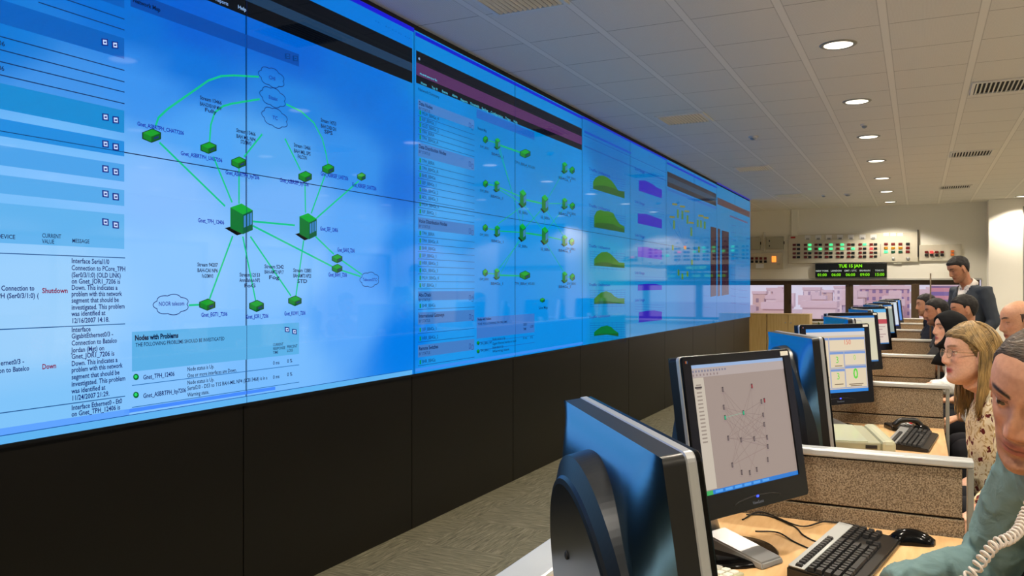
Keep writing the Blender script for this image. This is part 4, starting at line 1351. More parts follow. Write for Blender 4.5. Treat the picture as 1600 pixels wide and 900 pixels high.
def pic_tiles(c, w, h):
    c.rect(-w, -h, w, h, (212, 192, 164), 0.5)
    c.rect(-w, h - 0.016, w, h, (60, 140, 220), 1)
    c.rect(-w, h - 0.034, w, h - 0.016, (214, 206, 200), 1)
    c.rect(-w, -h, w, -h + 0.016, (40, 130, 216), 1)
    H_ = (120, 150, 206)
    B = [(-w + 0.004, -0.125, -0.03, h - 0.045, (216, 206, 206)), (-w + 0.004, -0.125, -0.09, -0.035, (214, 214, 180)), (-w + 0.004, -0.125, -h + 0.022, -0.095, (170, 220, 222)),
         (-0.12, -0.055, -h + 0.022, h - 0.045, (222, 204, 172)), (-0.05, w - 0.006, 0.045, h - 0.045, (226, 208, 178)), (-0.05, 0.045, -0.035, 0.04, (224, 206, 172)), (-0.05, 0.045, -h + 0.022, -0.042, (224, 206, 172)),
         (0.05, w - 0.006, -0.025, 0.04, (224, 208, 180)), (0.05, w - 0.006, -h + 0.022, -0.03, (224, 206, 176))]
    for x0, x1, z0, z1, col in B:
        c.rect(x0, z0, x1, z1, col, 2)
        c.rect(x0, z1 - 0.010, x1, z1, H_, 3)
        c.frame(x0, z0, x1, z1, 0.0025, H_, 3)
    GN = (90, 210, 60)
    c.text('2', -0.088, 0.075, 0.035, GN, 4, align='CENTER')
    c.text('150', 0.075, 0.075, 0.035, (220, 110, 90), 4, align='CENTER')
    c.text('3', -0.002, -0.012, 0.045, GN, 4, align='CENTER')
    c.text('3', -0.002, -0.09, 0.045, GN, 4, align='CENTER')
    c.text('0', 0.12, 0.0, 0.035, (150, 210, 90), 4, align='CENTER')
    c.text('0', 0.12, -0.09, 0.07, GN, 4, align='CENTER', bold=0.02)
    c.text('02', -0.16, -0.075, 0.03, (130, 200, 60), 4, align='CENTER')
    for x0, z0, x1 in ((0.07, -0.118, 0.17), (0.08, -0.126, 0.16), (-0.03, -0.115, 0.03), (-0.11, -0.08, -0.065), (-0.19, 0.0, -0.135), (-0.02, -0.028, 0.03)):
        c.rect(x0, z0, x1, z0 + 0.004, (120, 100, 80), 4)
def pic_plain(c, w, h):
    c.rect(-w, h - 0.014, w, h, (50, 120, 190), 1)
    c.rect(-w, h - 0.040, w, h - 0.014, (214, 206, 186), 1)
    c.rect(-w, -h, w, -h + 0.010, (60, 120, 180), 1)
    c.frame(-0.07, 0.085, 0.07, 0.12, 0.002, (90, 100, 130), 2)
def pic_doc(c, w, h):
    c.rect(-w, h - 0.03, w, h, (90, 170, 220), 1)
    c.rect(-w, h - 0.09, w, h - 0.03, (226, 212, 190), 1)
    c.rect(-w + 0.02, h - 0.13, w, h - 0.09, (190, 70, 80), 2)
    for q in range(6): c.rect(-w + 0.03, h - 0.16 - q * 0.022, w - 0.03 - (q % 3) * 0.04, h - 0.152 - q * 0.022, (180, 150, 146), 2)
    c.rect(-w, -h, w, -h + 0.010, (60, 120, 180), 1)
def pic_blue(c, w, h):
    c.rect(-w, -h, w, -h + 0.012, (30, 80, 170), 1)
    for q in range(4): c.rect(-w + 0.015, h - 0.04 - q * 0.04, -w + 0.035, h - 0.02 - q * 0.04, (200, 210, 230), 2)
R_ = math.radians
monitor('large black monitor nearest the camera, turned away so its blue-lit back shows', -0.330, 1.02, R_(125.5), pic_plain, 8)
monitor('black monitor facing the camera with a circular network diagram on screen', -0.415, 2.165, R_(64), pic_network, 9)
monitor('blue-lit back of the monitor standing between the two nearest facing screens', -0.385, 3.07, R_(117), pic_plain, 6, zc=1.09)
monitor('black monitor on the second desk showing a dashboard of coloured tiles', -0.375, 4.34, R_(50), pic_tiles, 5, zc=1.075)
bgs = [(214, 208, 178), (220, 204, 190), (150, 160, 150), (206, 214, 226), (80, 140, 220), (196, 200, 200)]
pics = [pic_plain, pic_doc, pic_plain, pic_blue, pic_blue, pic_plain]
fl = ['monitor with pale cream screen behind the dashboard monitor', 'monitor showing a page with a red heading strip, on the fourth desk', 'narrow looking grey-green screen monitor on the fifth desk', 'pale screen monitor on the sixth desk', 'blue screen monitor at the far end of the desk row']
for q in range(5):
    monitor(fl[q], -0.40 + 0.012 * q, 6.04 + 1.98 * q, R_((50, 52, 58, 60, 62)[q]), pics[q], 7, logo=False, bg=bgs[q])
for q in range(5):
    monitor('monitor seen from behind on the %s, half hidden by nearer screens' % bay_name(q + 2), -0.40, 5.08 + 1.98 * q, R_(112), pic_plain, 6, logo=False, sticker=False)

# ------------------------------------------------------------------ keyboards, mice, box, cables
def keyboard(label, x, y, rz, silver, fine):
    t = thing('keyboard', label, 'keyboard', (x, y, DZ), rz, None)
    # local X = length (left to right for the typist at -Y)
    L, D = 0.455, 0.165
    bm = bmesh.new()
    v = [(-L / 2, -D / 2, 0), (L / 2, -D / 2, 0), (L / 2, D / 2, 0), (-L / 2, D / 2, 0), (-L / 2, -D / 2, 0.014), (L / 2, -D / 2, 0.014), (L / 2, D / 2, 0.03), (-L / 2, D / 2, 0.03)]
    vs = [bm.verts.new(p) for p in v]
    for q in ((3, 2, 1, 0), (4, 5, 6, 7), (0, 1, 5, 4), (1, 2, 6, 5), (2, 3, 7, 6), (3, 0, 4, 7)): bm.faces.new([vs[i] for i in q])
    bmesh.ops.bevel(bm, geom=list(bm.edges), offset=0.004, segments=2, affect='EDGES')
    link('case', bm, M_black, t)
    sl = math.atan2(0.016, D)
    def zt(yy): return 0.014 + (yy + D / 2) / D * 0.016
    bm = bmesh.new()
    add_box(bm, (-L / 2 + 0.004, D / 2 - 0.040, 0), (L / 2 - 0.004, D / 2 - 0.002, 0.003), 0.001, M=Matrix.Translation((0, 0, zt(0) + 0.0005)) @ Matrix.Rotation(sl, 4, 'X'))
    link('top_strip', bm, M_alu if silver else M_silver, t)
    proto = {}
    u = 0.0190
    def keybm(w, bm=None, at=None):
        bm2 = bmesh.new() if bm is None else bm
        M_ = Matrix.Translation(at) if at else Matrix()
        hw = w / 2 - 0.0012
        b0 = [(-hw, -0.0082, 0), (hw, -0.0082, 0), (hw, 0.0082, 0), (-hw, 0.0082, 0)]
        t0 = [(-hw + 0.0022, -0.0058, 0.0085), (hw - 0.0022, -0.0058, 0.0085), (hw - 0.0022, 0.0066, 0.0085), (-hw + 0.0022, 0.0066, 0.0085)]
        add_loft(bm2, [[M_ @ Matrix.Rotation(sl, 4, 'X') @ Vector(p) for p in b0], [M_ @ Matrix.Rotation(sl, 4, 'X') @ Vector(p) for p in t0]])
        return bm2
    rows = [([1.0] + [0.25] + [1] * 13, 0.058), ([1] * 13 + [2], 0.030), ([1.5] + [1] * 12 + [1.5], 0.011), ([1.75] + [1] * 11 + [2.25], -0.008), ([2.25] + [1] * 10 + [2.75], -0.027), ([1.5, 1.25, 1.25, 5.5, 1.25, 1.25, 1.25, 1.75], -0.046)]
    allk = []
    for ri, (ws, yy) in enumerate(rows):
        xx = -L / 2 + 0.008
        for w in ws:
            if w != 0.25: allk.append((xx + w * u / 2, yy, w * u))
            xx += w * u
    for ri, yy in enumerate((0.030, 0.011, -0.008, -0.027, -0.046)):
        for q in range(3):
            if (ri == 2) or (ri == 3 and q != 1): continue
            allk.append((-L / 2 + 0.008 + 15.3 * u + (q + 0.5) * u, yy, u))
        for q in range(4):
            allk.append((-L / 2 + 0.008 + 18.55 * u + (q + 0.5) * u, yy, u))
    sc = (L - 0.016) / (22.55 * u)
    M_key = mat('keycap_black', (20, 20, 22), 0.45)
    if fine:
        n = 0
        for (xx, yy, w) in allk[:100]:
            xx = -L / 2 + 0.008 + (xx + L / 2 - 0.008) * sc
            w = w * sc
            kk = round(w, 4)
            if kk not in proto:
                o = link('key', keybm(w), M_key, t)
                proto[kk] = o
            else:
                o = proto[kk].copy(); COL.objects.link(o); o.parent = t
            o.location = (xx, yy, zt(yy) + 0.001)
    else:
        bm = bmesh.new()
        for (xx, yy, w) in allk:
            xx = -L / 2 + 0.008 + (xx + L / 2 - 0.008) * sc
            keybm(w * sc, bm, (xx, yy, zt(yy) + 0.001))
        tag(link('key', bm, M_key, t), kind='stuff')
    return t
keyboard('black and silver keyboard on the nearest desk in front of the teal shirt sleeve', -0.16, 2.255, R_(80), True, True)
keyboard('black keyboard with silver strip on the second desk beside the beige computer case', -0.02, 4.10, R_(84), False, False)
for q in range(4):
    keyboard('black keyboard on the %s before its facing monitor' % bay_name(q + 2), -0.06, 5.95 + 1.98 * q, R_(86), False, False)

def mouse(label, x, y, rz, z=DZ):
    t = thing('computer_mouse', label, 'computer mouse', (x, y, z), rz)
    bm = bmesh.new()
    rings = []
    for q in range(13):
        f = q / 12
        xx = -0.058 + 0.116 * f
        w = 0.031 * math.sqrt(max(0.02, 1 - (2 * f - 1) ** 4)) * (1 - 0.12 * math.exp(-((f - 0.42) / 0.2) ** 2))
        h = 0.036 * math.sin(PI * (0.06 + 0.88 * f) ** 0.9) ** 0.75 + 0.004
        rings.append([(xx, w * math.cos(a), max(0.0, h * math.sin(a)) if math.sin(a) >= 0 else 0.0) for a in [2 * PI * k / 24 for k in range(24)]])
    add_loft(bm, rings)
    link('shell', bm, M_blackg, t, True)
    bm = bmesh.new()
    add_cyl(bm, (0, 0, -0.004), 0.010, 0.008, 16)
    bmesh.ops.transform(bm, matrix=Matrix.Translation((-0.03, 0, 0.026)) @ Matrix.Rotation(PI / 2, 4, 'X'), verts=bm.verts)
    link('scroll_wheel', bm, M_rub, t)
    return t
mx, my = on_z(1425, 842, DZ + 0.012)
mouse('glossy black computer mouse in front of the nearest partition', mx, my, R_(14))
mouse('black computer mouse on the second desk behind the keyboard', 0.01, 4.42, R_(60))
# cables on the near desk
def cable(label, pix, r=0.0022, z=None, name='cable'):
    z = DZ + r if z is None else z
    P_ = [(*on_z(px, py, z + dz), z + dz) for px, py, dz in pix]
    bm = bmesh.new()
    add_tube(bm, smooth_path(P_, 8), r, 8)
    return tag(link(name, bm, M_rub, None, True), label, 'cable')
cable('thin black cable looping from the facing monitor stand towards the keyboard', [(1166, 804, 0.0), (1200, 806, 0), (1240, 822, 0), (1255, 836, 0), (1275, 846, 0), (1296, 848, 0)])
cable('black mouse cable curling behind the keyboard up to the mouse', [(1160, 812, 0), (1190, 800, 0.004), (1250, 822, 0.006), (1290, 815, 0.004), (1340, 822, 0.004), (1372, 838, 0.004), (1384, 838, 0), (1393, 837, 0.002)])
cable('thin black cable near the partition foot crossing the beech worktop', [(1180, 830, 0), (1215, 832, 0.003), (1240, 846, 0), (1266, 858, 0)])
cable('thin black cable loop on the second desk below the dashboard monitor', [(1318, 656, 0), (1330, 648, 0.004), (1345, 641, 0.004), (1356, 648, 0), (1375, 652, 0)])
# beige desktop computer
t = thing('desktop_computer', 'beige desktop computer case lying flat on the second desk', 'computer', (-0.325, 3.50, DZ), R_(12))
bm = bmesh.new(); add_box(bm, (-0.21, -0.20, 0.008), (0.165, 0.20, 0.118), 0.006); link('case', bm, M_beiged, t)
bm = bmesh.new(); add_box(bm, (-0.20, -0.195, 0.118), (0.12, 0.195, 0.1205), 0.001); link('top_cover', bm, mat('beige_lid', (168, 174, 142), 0.35, coat=0.4), t)
bm = bmesh.new(); add_box(bm, (0.165, -0.205, 0.003), (0.215, 0.205, 0.126), 0.014); link('front_bezel', bm, M_beige, t)
for z0, z1, y0, y1 in ((0.075, 0.108, -0.17, -0.02), (0.075, 0.108, 0.0, 0.15), (0.025, 0.06, -0.17, -0.06)):
    bm = bmesh.new(); add_box(bm, (0.214, y0, z0), (0.2175, y1, z1), 0.002); link('drive_slot', bm, M_beiged, t)
bm = bmesh.new(); add_box(bm, (0.11, -0.2035, 0.095), (0.15, -0.199, 0.108), 0.001); link('latch', bm, M_dark, t)
for q in range(9):
    box('vent_slot', (0.0 + q * 0.012, -0.2015, 0.045), (0.006 + q * 0.012, -0.1995, 0.07), M_dark, t)
for sx in (-0.17, 0.14):
    for sy in (-0.16, 0.16):
        bm = bmesh.new(); add_cyl(bm, (sx, sy, 0), 0.012, 0.01, 12); link('foot', bm, M_rub, t)
def telephone(label, x, y, rz, off_hook=False):
    t = thing('telephone', label, 'telephone', (x, y, DZ), rz)
    bm = bmesh.new(); add_box(bm, (-0.07, -0.06, 0), (0.06, 0.06, 0.025), 0.008); link('base', bm, M_black, t)
    for a in range(3):
        for b_ in range(4):
            bm = bmesh.new(); add_box(bm, (-0.02 + a * 0.02, -0.045 + b_ * 0.02, 0.024), (-0.007 + a * 0.02, -0.032 + b_ * 0.02, 0.030), 0.002); link('button', bm, M_silver, t)
    if not off_hook:
        bm = bmesh.new(); add_tube(bm, smooth_path([(-0.06, -0.075, 0.035), (-0.03, -0.075, 0.055), (0.03, -0.075, 0.055), (0.055, -0.075, 0.035)], 6), [0.014] * 8 + [0.011] * 3 + [0.014] * 8, 12, True); link('handset', bm, M_black, t, True)
    bm = bmesh.new(); add_ell(bm, (0.045, 0.02, 0.027), (0.008, 0.008, 0.004)); link('red_light', bm, mat('red_key', (200, 20, 30), 0.4), t, True)
    return t
telephone('black desk telephone with a red light beyond the second keyboard', -0.07, 4.46, R_(20))
telephone('black desk telephone off the hook below the frame, by the nearest monitor', 0.0, 1.08, R_(90), True)
# paper near the front monitor base, bottom edge
t = thing('keypad', 'corner of a cream keypad beside the nearest monitor, at the bottom edge', 'keypad', (*on_z(1113, 905, DZ), DZ), R_(70))
bm = bmesh.new(); add_box(bm, (-0.06, -0.05, 0), (0.06, 0.05, 0.014), 0.003); link('case', bm, M_beige, t)
for a in range(4):
    for b_ in range(4):
        bm = bmesh.new(); add_box(bm, (-0.052 + a * 0.027, -0.042 + b_ * 0.022, 0.013), (-0.031 + a * 0.027, -0.026 + b_ * 0.022, 0.019), 0.002); link('key', bm, M_white, t)
# thin rod standing at a far desk
x_, y_ = -0.05 + 0.0, 0
bm = bmesh.new()
rx, ry = on_y(1454, 480, 9.6)[0], 9.6
add_tube(bm, [(rx, ry, DZ), (rx, ry, on_y(1454, 427, 9.6)[1])], 0.007, 8)
tag(link('wooden_rod', bm, M_brown, None, True), 'thin brown upright rod in front of the rose building window', 'rod')
# ------------------------------------------------------------------ people
def interp(x, xs, ys):
    if x <= xs[0]: return ys[0]
    for i in range(1, len(xs)):
        if x <= xs[i]:
            f = (x - xs[i - 1]) / (xs[i] - xs[i - 1])
            return ys[i - 1] + (ys[i] - ys[i - 1]) * f
    return ys[-1]
HZ = [-0.125, -0.118, -0.10, -0.08, -0.06, -0.04, -0.02, 0, 0.02, 0.04, 0.06, 0.08, 0.095, 0.107, 0.115]
HF = [0.052, 0.072, 0.080, 0.078, 0.079, 0.080, 0.082, 0.083, 0.089, 0.091, 0.087, 0.074, 0.056, 0.032, 0.004]
HB = [0.015, 0.008, -0.012, -0.036, -0.060, -0.076, -0.088, -0.096, -0.1, -0.101, -0.097, -0.085, -0.067, -0.042, -0.012]
HW = [0.014, 0.028, 0.043, 0.054, 0.061, 0.066, 0.070, 0.073, 0.075, 0.0755, 0.072, 0.061, 0.047, 0.028, 0.006]
def g(a, s):
    return math.exp(-(a / s) ** 2)
def head_point(z, a, feat=True, fat=0.0):
    f, b, w = interp(z, HZ, HF), interp(z, HZ, HB), interp(z, HZ, HW)
    w += fat * g(z + 0.07, 0.05)
    xc, ax = (f + b) / 2, (f - b) / 2
    ca, sa = math.cos(a), math.sin(a)
    ex = 2.25
    r = (abs(ca) ** ex + abs(sa) ** ex) ** (-1 / ex)
    x, y = xc + ax * r * ca, w * r * sa
    if ca > 0:
        y *= 1 - 0.10 * ca * g(z + 0.06, 0.06)
    if feat and ca > 0.0:
        d = 0.0
        ay = abs(y)
        zz = z + 0.036
        d += 0.027 * g(y, 0.0115) * (g(zz, 0.013) if zz < 0 else g(zz, 0.030))
        d += 0.010 * g(y, 0.010) * g(z + 0.002, 0.022)
        d += 0.013 * g(ay - 0.0135, 0.007) * g(z + 0.041, 0.0085)
        d -= 0.0125 * g(ay - 0.031, 0.016) * g(z - 0.004, 0.013)
        d += 0.0050 * g(ay - 0.03, 0.022) * g(z - 0.026, 0.009)
        d += 0.0050 * g(ay - 0.043, 0.018) * g(z + 0.026, 0.018)
        d += 0.0085 * g(y, 0.022) * g(z + 0.0635, 0.0055)
        d += 0.0085 * g(y, 0.019) * g(z + 0.0745, 0.0060)
        d -= 0.0030 * g(y, 0.024) * g(z + 0.0690, 0.0022)
        d -= 0.0040 * g(y, 0.02) * g(z + 0.087, 0.007)
        d += 0.0070 * g(y, 0.018) * g(z + 0.106, 0.013)
        d -= 0.0020 * g(ay - 0.026, 0.006) * g(z + 0.058, 0.02)
        x += d * min(1, ca * 2)
    return Vector((x, y, z))
def head_bm(bm, M_, nz=56, na=72, fat=0.0, lid=0.0):
    rings = []
    for i in range(nz + 1):
        t = i / nz
        z = -0.1245 + 0.239 * t
        rings.append([M_ @ head_point(z, 2 * PI * k / na, True, fat) for k in range(na)])
    add_loft(bm, rings)
    for s in (-1, 1):   # ears
        E_ = M_ @ Matrix.Translation((-0.006, s * 0.079, -0.004)) @ Matrix.Rotation(s * 0.42, 4, 'Z') @ Matrix.Rotation(-0.15, 4, 'Y')
        L = []
        for q in range(25):
            a = -2.2 + 4.6 * q / 24
            L.append(E_ @ Vector((-0.016 * math.cos(a) * (1 if abs(a) < 1.6 else 0.6), 0, 0.031 * math.sin(a) - (0.004 if math.sin(a) < 0 else 0))))
        add_tube(bm, L, 0.0040, 8, True)
        add_ell(bm, (0, 0, 0), (0.017, 0.0045, 0.029), M=E_)
    for s in (-1, 1):   # eyelids
        c_ = Vector((0.0635, s * 0.0315, 0.003))
        for sign, z0, rr in ((1, 0.0018 - lid, 0.0149), (-1, -0.0045, 0.0141)):
            out = bmesh.ops.create_uvsphere(bm, u_segments=20, v_segments=14, radius=rr)
            for v in out['verts']:
                if sign > 0: v.co.z = max(v.co.z, z0)
                else: v.co.z = min(v.co.z, z0)
                v.co = M_ @ (c_ + Vector(v.co))

SKIN_P = {}
def skin_mat(key):
    def fn(nt, b):
        at = nt.nodes.new('ShaderNodeVertexColor')
        at.layer_name = 'complexion'
        n = node(nt, 'ShaderNodeTexNoise', Scale=120.0, Detail=3.0)
        nt.links.new(objco(nt), n.inputs['Vector'])
        mx = node(nt, 'ShaderNodeMixRGB')
        mx.blend_type = 'MULTIPLY'
        mx.inputs[0].default_value = 0.35
        nt.links.new(at.outputs[0], mx.inputs[1])
        nt.links.new(ramp(nt, n.outputs[0], [(0.3, (205, 190, 185)), (0.7, (255, 255, 255))]), mx.inputs[2])
        nt.links.new(mx.outputs[0], b.inputs['Base Color'])
        b.inputs['Subsurface Weight'].default_value = 0.12
        b.inputs['Subsurface Radius'].default_value = (0.02, 0.008, 0.004)
        b.inputs['Subsurface Scale'].default_value = 0.5
        bp = node(nt, 'ShaderNodeBump', Strength=0.12, Distance=0.002)
        nt.links.new(n.outputs[0], bp.inputs['Height'])
        nt.links.new(bp.outputs[0], b.inputs['Normal'])
    return mat('skin', rough=0.48, spec=0.4, fn=fn)

def remesh(o, voxel, it=3):
    m = o.modifiers.new('r', 'REMESH')
    m.mode = 'VOXEL'
    m.voxel_size = voxel
    m.use_smooth_shade = True
    s = o.modifiers.new('s', 'SMOOTH')
    s.iterations = it
    s.factor = 0.5
    dg = bpy.context.evaluated_depsgraph_get()
    me = bpy.data.meshes.new_from_object(o.evaluated_get(dg))
    old = o.data
    mats = list(old.materials)
    o.modifiers.clear()
    o.data = me
    me.materials.clear()
    for mm in mats: me.materials.append(mm)
    bpy.data.meshes.remove(old)
    for p in me.polygons: p.use_smooth = True

def torso_rings(J, infl=0.0, upto='neck', belly=0.0, wide=1.0):
    P_, W_, C_, N_ = J['pelvis'], J['waist'], J['chest'], J['neck']
    sh = (J['shL'] + J['shR']) / 2
    ax = (J['shL'] - J['shR']); ax.z *= 0.5
    yv = ax.normalized()
    rows = [(P_ + Vector((0, 0, -0.10)), 0.13, 0.12), (P_, 0.165 * wide, 0.128), ((P_ + W_) / 2, 0.165 * wide, 0.120 + belly), (W_, 0.150 * wide, 0.110 + belly), ((W_ + C_) / 2, 0.160 * wide, 0.115 + belly * 0.5), (C_, 0.172 * wide, 0.118),
            (C_ * 0.4 + sh * 0.6, 0.175 * wide, 0.100), (sh + Vector((0, 0, 0.012)), 0.150 * wide, 0.075), (sh * 0.35 + N_ * 0.65 + Vector((0, 0, 0.012)), 0.085, 0.062), (N_ + Vector((0, 0, 0.01)), 0.060, 0.058)]
    out = []
    y0 = Vector((0, 1, 0))
    for i, (c_, a, b) in enumerate(rows):
        f = min(1, max(0, (i - 2) / 4))
        yy = (y0 * (1 - f) + yv * f).normalized()
        xx = yy.cross(Vector((0, 0, 1))).normalized()
        L = []
        for k in range(32):
            t = 2 * PI * k / 32
            ct, st = math.cos(t), math.sin(t)
            r = (abs(ct) ** 2.4 + abs(st) ** 2.4) ** (-1 / 2.4)
            L.append(c_ + yy * (a + infl) * r * ct + xx * (b + infl) * r * st)
        out.append(L)
    return out

def add_hand(bm, wrist, d, up, side, s=1.0, curl=0.5, spread=0.12):
    """d: direction wrist->fingers, up: back of the hand, side: +1 thumb on the +perp side"""
    d = d.normalized()
    up = (up - d * up.dot(d)).normalized()
    w = d.cross(up) * side
    palm = []
    for f, ww, tt in ((-0.02, 0.024, 0.019), (0.01, 0.028, 0.017), (0.05, 0.038, 0.015), (0.085, 0.040, 0.013), (0.094, 0.036, 0.010)):
        palm.append([wrist + d * f * s + (w * ww * math.cos(t) + up * tt * math.sin(t)) * s for t in [2 * PI * k / 16 for k in range(16)]])
    add_loft(bm, palm)
    for q, (off, L, r) in enumerate(((0.029, 0.072, 0.0085), (0.010, 0.080, 0.0088), (-0.010, 0.075, 0.0083), (-0.029, 0.060, 0.0074))):
        p = wrist + (d * 0.080 + w * off) * s
        dd = (d + w * (off / 0.029) * spread).normalized()
        pts, a = [p], 0.15 + curl * 0.4
        for seg in (0.45, 0.30, 0.25):
            a += curl * 0.55
            p = p + (dd * math.cos(a) - up * math.sin(a)) * L * seg * s
            pts.append(p)
        add_tube(bm, pts, [r * s * 1.05, r * s, r * s * 0.92, r * s * 0.78], 10, True)
    p = wrist + (d * 0.022 + w * 0.024 - up * 0.004) * s
    pts = [p, p + (d * 0.028 + w * 0.024 - up * 0.010) * s, p + (d * 0.056 + w * 0.034 - up * 0.020) * s, p + (d * 0.078 + w * 0.034 - up * 0.028) * s]
    add_tube(bm, pts, [0.0125 * s, 0.0108 * s, 0.0098 * s, 0.008 * s], 10, True)

def hair_shell(parent, M_, kind, col, seedv=1, name='hair', thick=0.008, fat=0.0):
    bm = bmesh.new()
    nz, na = 64, 96
    def hl(x, y):
        if kind == 'sides':
            return interp(x, [-0.1, -0.05, -0.03, 0.0, 0.012, 0.03], [-0.075, -0.065, -0.03, 0.0, -0.01, 0.09])
        if kind == 'buzz':
            return interp(x, [-0.1, -0.05, -0.03, 0.0, 0.012, 0.032, 0.045, 0.07, 0.09], [-0.07, -0.06, -0.02, 0.005, -0.006, 0.040, 0.064, 0.076, 0.078])
        if kind == 'long':
            return interp(x, [-0.1, -0.03, 0.0, 0.02, 0.04, 0.06, 0.09], [-0.09, -0.08, -0.03, 0.0, 0.034, 0.052, 0.060])
        return interp(x, [-0.1, -0.05, -0.032, -0.018, 0.0, 0.014, 0.026, 0.045, 0.065, 0.09], [-0.072, -0.062, -0.02, 0.02, 0.030, 0.004, 0.034, 0.052, 0.058, 0.060])
    rows = []
    for i in range(nz + 1):
        z = -0.09 + 0.2045 * i / nz
        ring = []
        for k in range(na):
            a = 2 * PI * k / na
            p = head_point(z, a, False, fat)
            h = hl(p.x, abs(p.y)) + 0.004 * noise.noise(Vector((p.x * 60, p.y * 60, seedv)))
            t = (z - h) / 0.012
            top = max(0, (z - 0.03) / 0.08)
            t = max(0.0, min(1.0, t)); t = t * t * (3 - 2 * t)
            if kind == 'sides':
                t *= max(0.0, min(1.0, (0.055 - z) / 0.015)) 
            n = Vector((p.x / 0.1, p.y / 0.075, max(0, z) / 0.11 * 1.1)).normalized()
            th = thick * (1 + (0.9 * top if kind == 'short' else 0.2 * top)) * (1 + 0.35 * noise.noise(p * 45 + Vector((seedv, 0, 0)))) + 0.0014 * noise.noise(Vector((p.x * 160, p.y * 160, p.z * 400)))
            off = th * t - 0.006 * (1 - t)
            ring.append(M_ @ (p + n * off))
        rows.append(ring)
    add_loft(bm, rows)
    def fn(nt, b):
        n = node(nt, 'ShaderNodeTexNoise', Scale=60.0, Detail=4.0)
        nt.links.new(objco(nt, (1, 1, 6)), n.inputs['Vector'])
        nt.links.new(ramp(nt, n.outputs[0], [(0.3, tuple(v * 0.6 for v in col)), (0.7, tuple(min(255, v * 1.35) for v in col))]), b.inputs['Base Color'])
        bp = node(nt, 'ShaderNodeBump', Strength=0.8, Distance=0.006)
        nt.links.new(n.outputs[0], bp.inputs['Height'])
        nt.links.new(bp.outputs[0], b.inputs['Normal'])
    return link(name, bm, mat('hair_%d_%d_%d' % col, rough=0.55, spec=0.3, fn=fn), parent, True)

def cloth(name, parent, build, m, voxel, wr=0.004, ws=9.0, seedv=0.0, it=4, cut=None):
    bm = bmesh.new()
    build(bm)
    o = link(name, bm, m, parent, True)
    remesh(o, voxel, it)
    me = o.data
    nrm = [v.normal.copy() for v in me.vertices]
    for v in me.vertices:
        p = v.co
        q = noise.noise(Vector((p.x * ws, p.y * ws, p.z * ws * 1.6 + seedv))) + 0.5 * noise.noise(Vector((p.x * ws * 2.3 + 5, p.y * ws * 2.3, p.z * ws * 2.3 + seedv)))
        q2 = 1 - abs(noise.noise(Vector((p.x * ws * 1.5 + 9 + seedv, p.y * ws * 1.5, p.z * ws * 0.9))) * 2.2)
        v.co = p + nrm[v.index] * (wr * q + wr * 0.9 * max(0, q2) ** 3)
    if cut:
        bm = bmesh.new(); bm.from_mesh(me)
        bmesh.ops.delete(bm, geom=[f for f in bm.faces if cut(f.calc_center_median())], context='FACES')
        bm.to_mesh(me); bm.free()
    return o

def D3(*a): return Vector(a)
BASE = dict(pelvis=D3(0, 0, 0.54), waist=D3(0.0, 0, 0.72), chest=D3(0.02, 0, 0.92), neck=D3(0.05, 0, 1.085), head=D3(0.085, 0, 1.245),
            shL=D3(0.025, 0.175, 1.03), shR=D3(0.025, -0.175, 1.03), elL=D3(0.13, 0.22, 0.80), elR=D3(0.13, -0.22, 0.80), wrL=D3(0.35, 0.16, 0.80), wrR=D3(0.35, -0.16, 0.80),
            hiL=D3(0.02, 0.09, 0.53), hiR=D3(0.02, -0.09, 0.53), knL=D3(0.44, 0.11, 0.55), knR=D3(0.44, -0.11, 0.55), anL=D3(0.40, 0.11, 0.10), anR=D3(0.40, -0.11, 0.10))

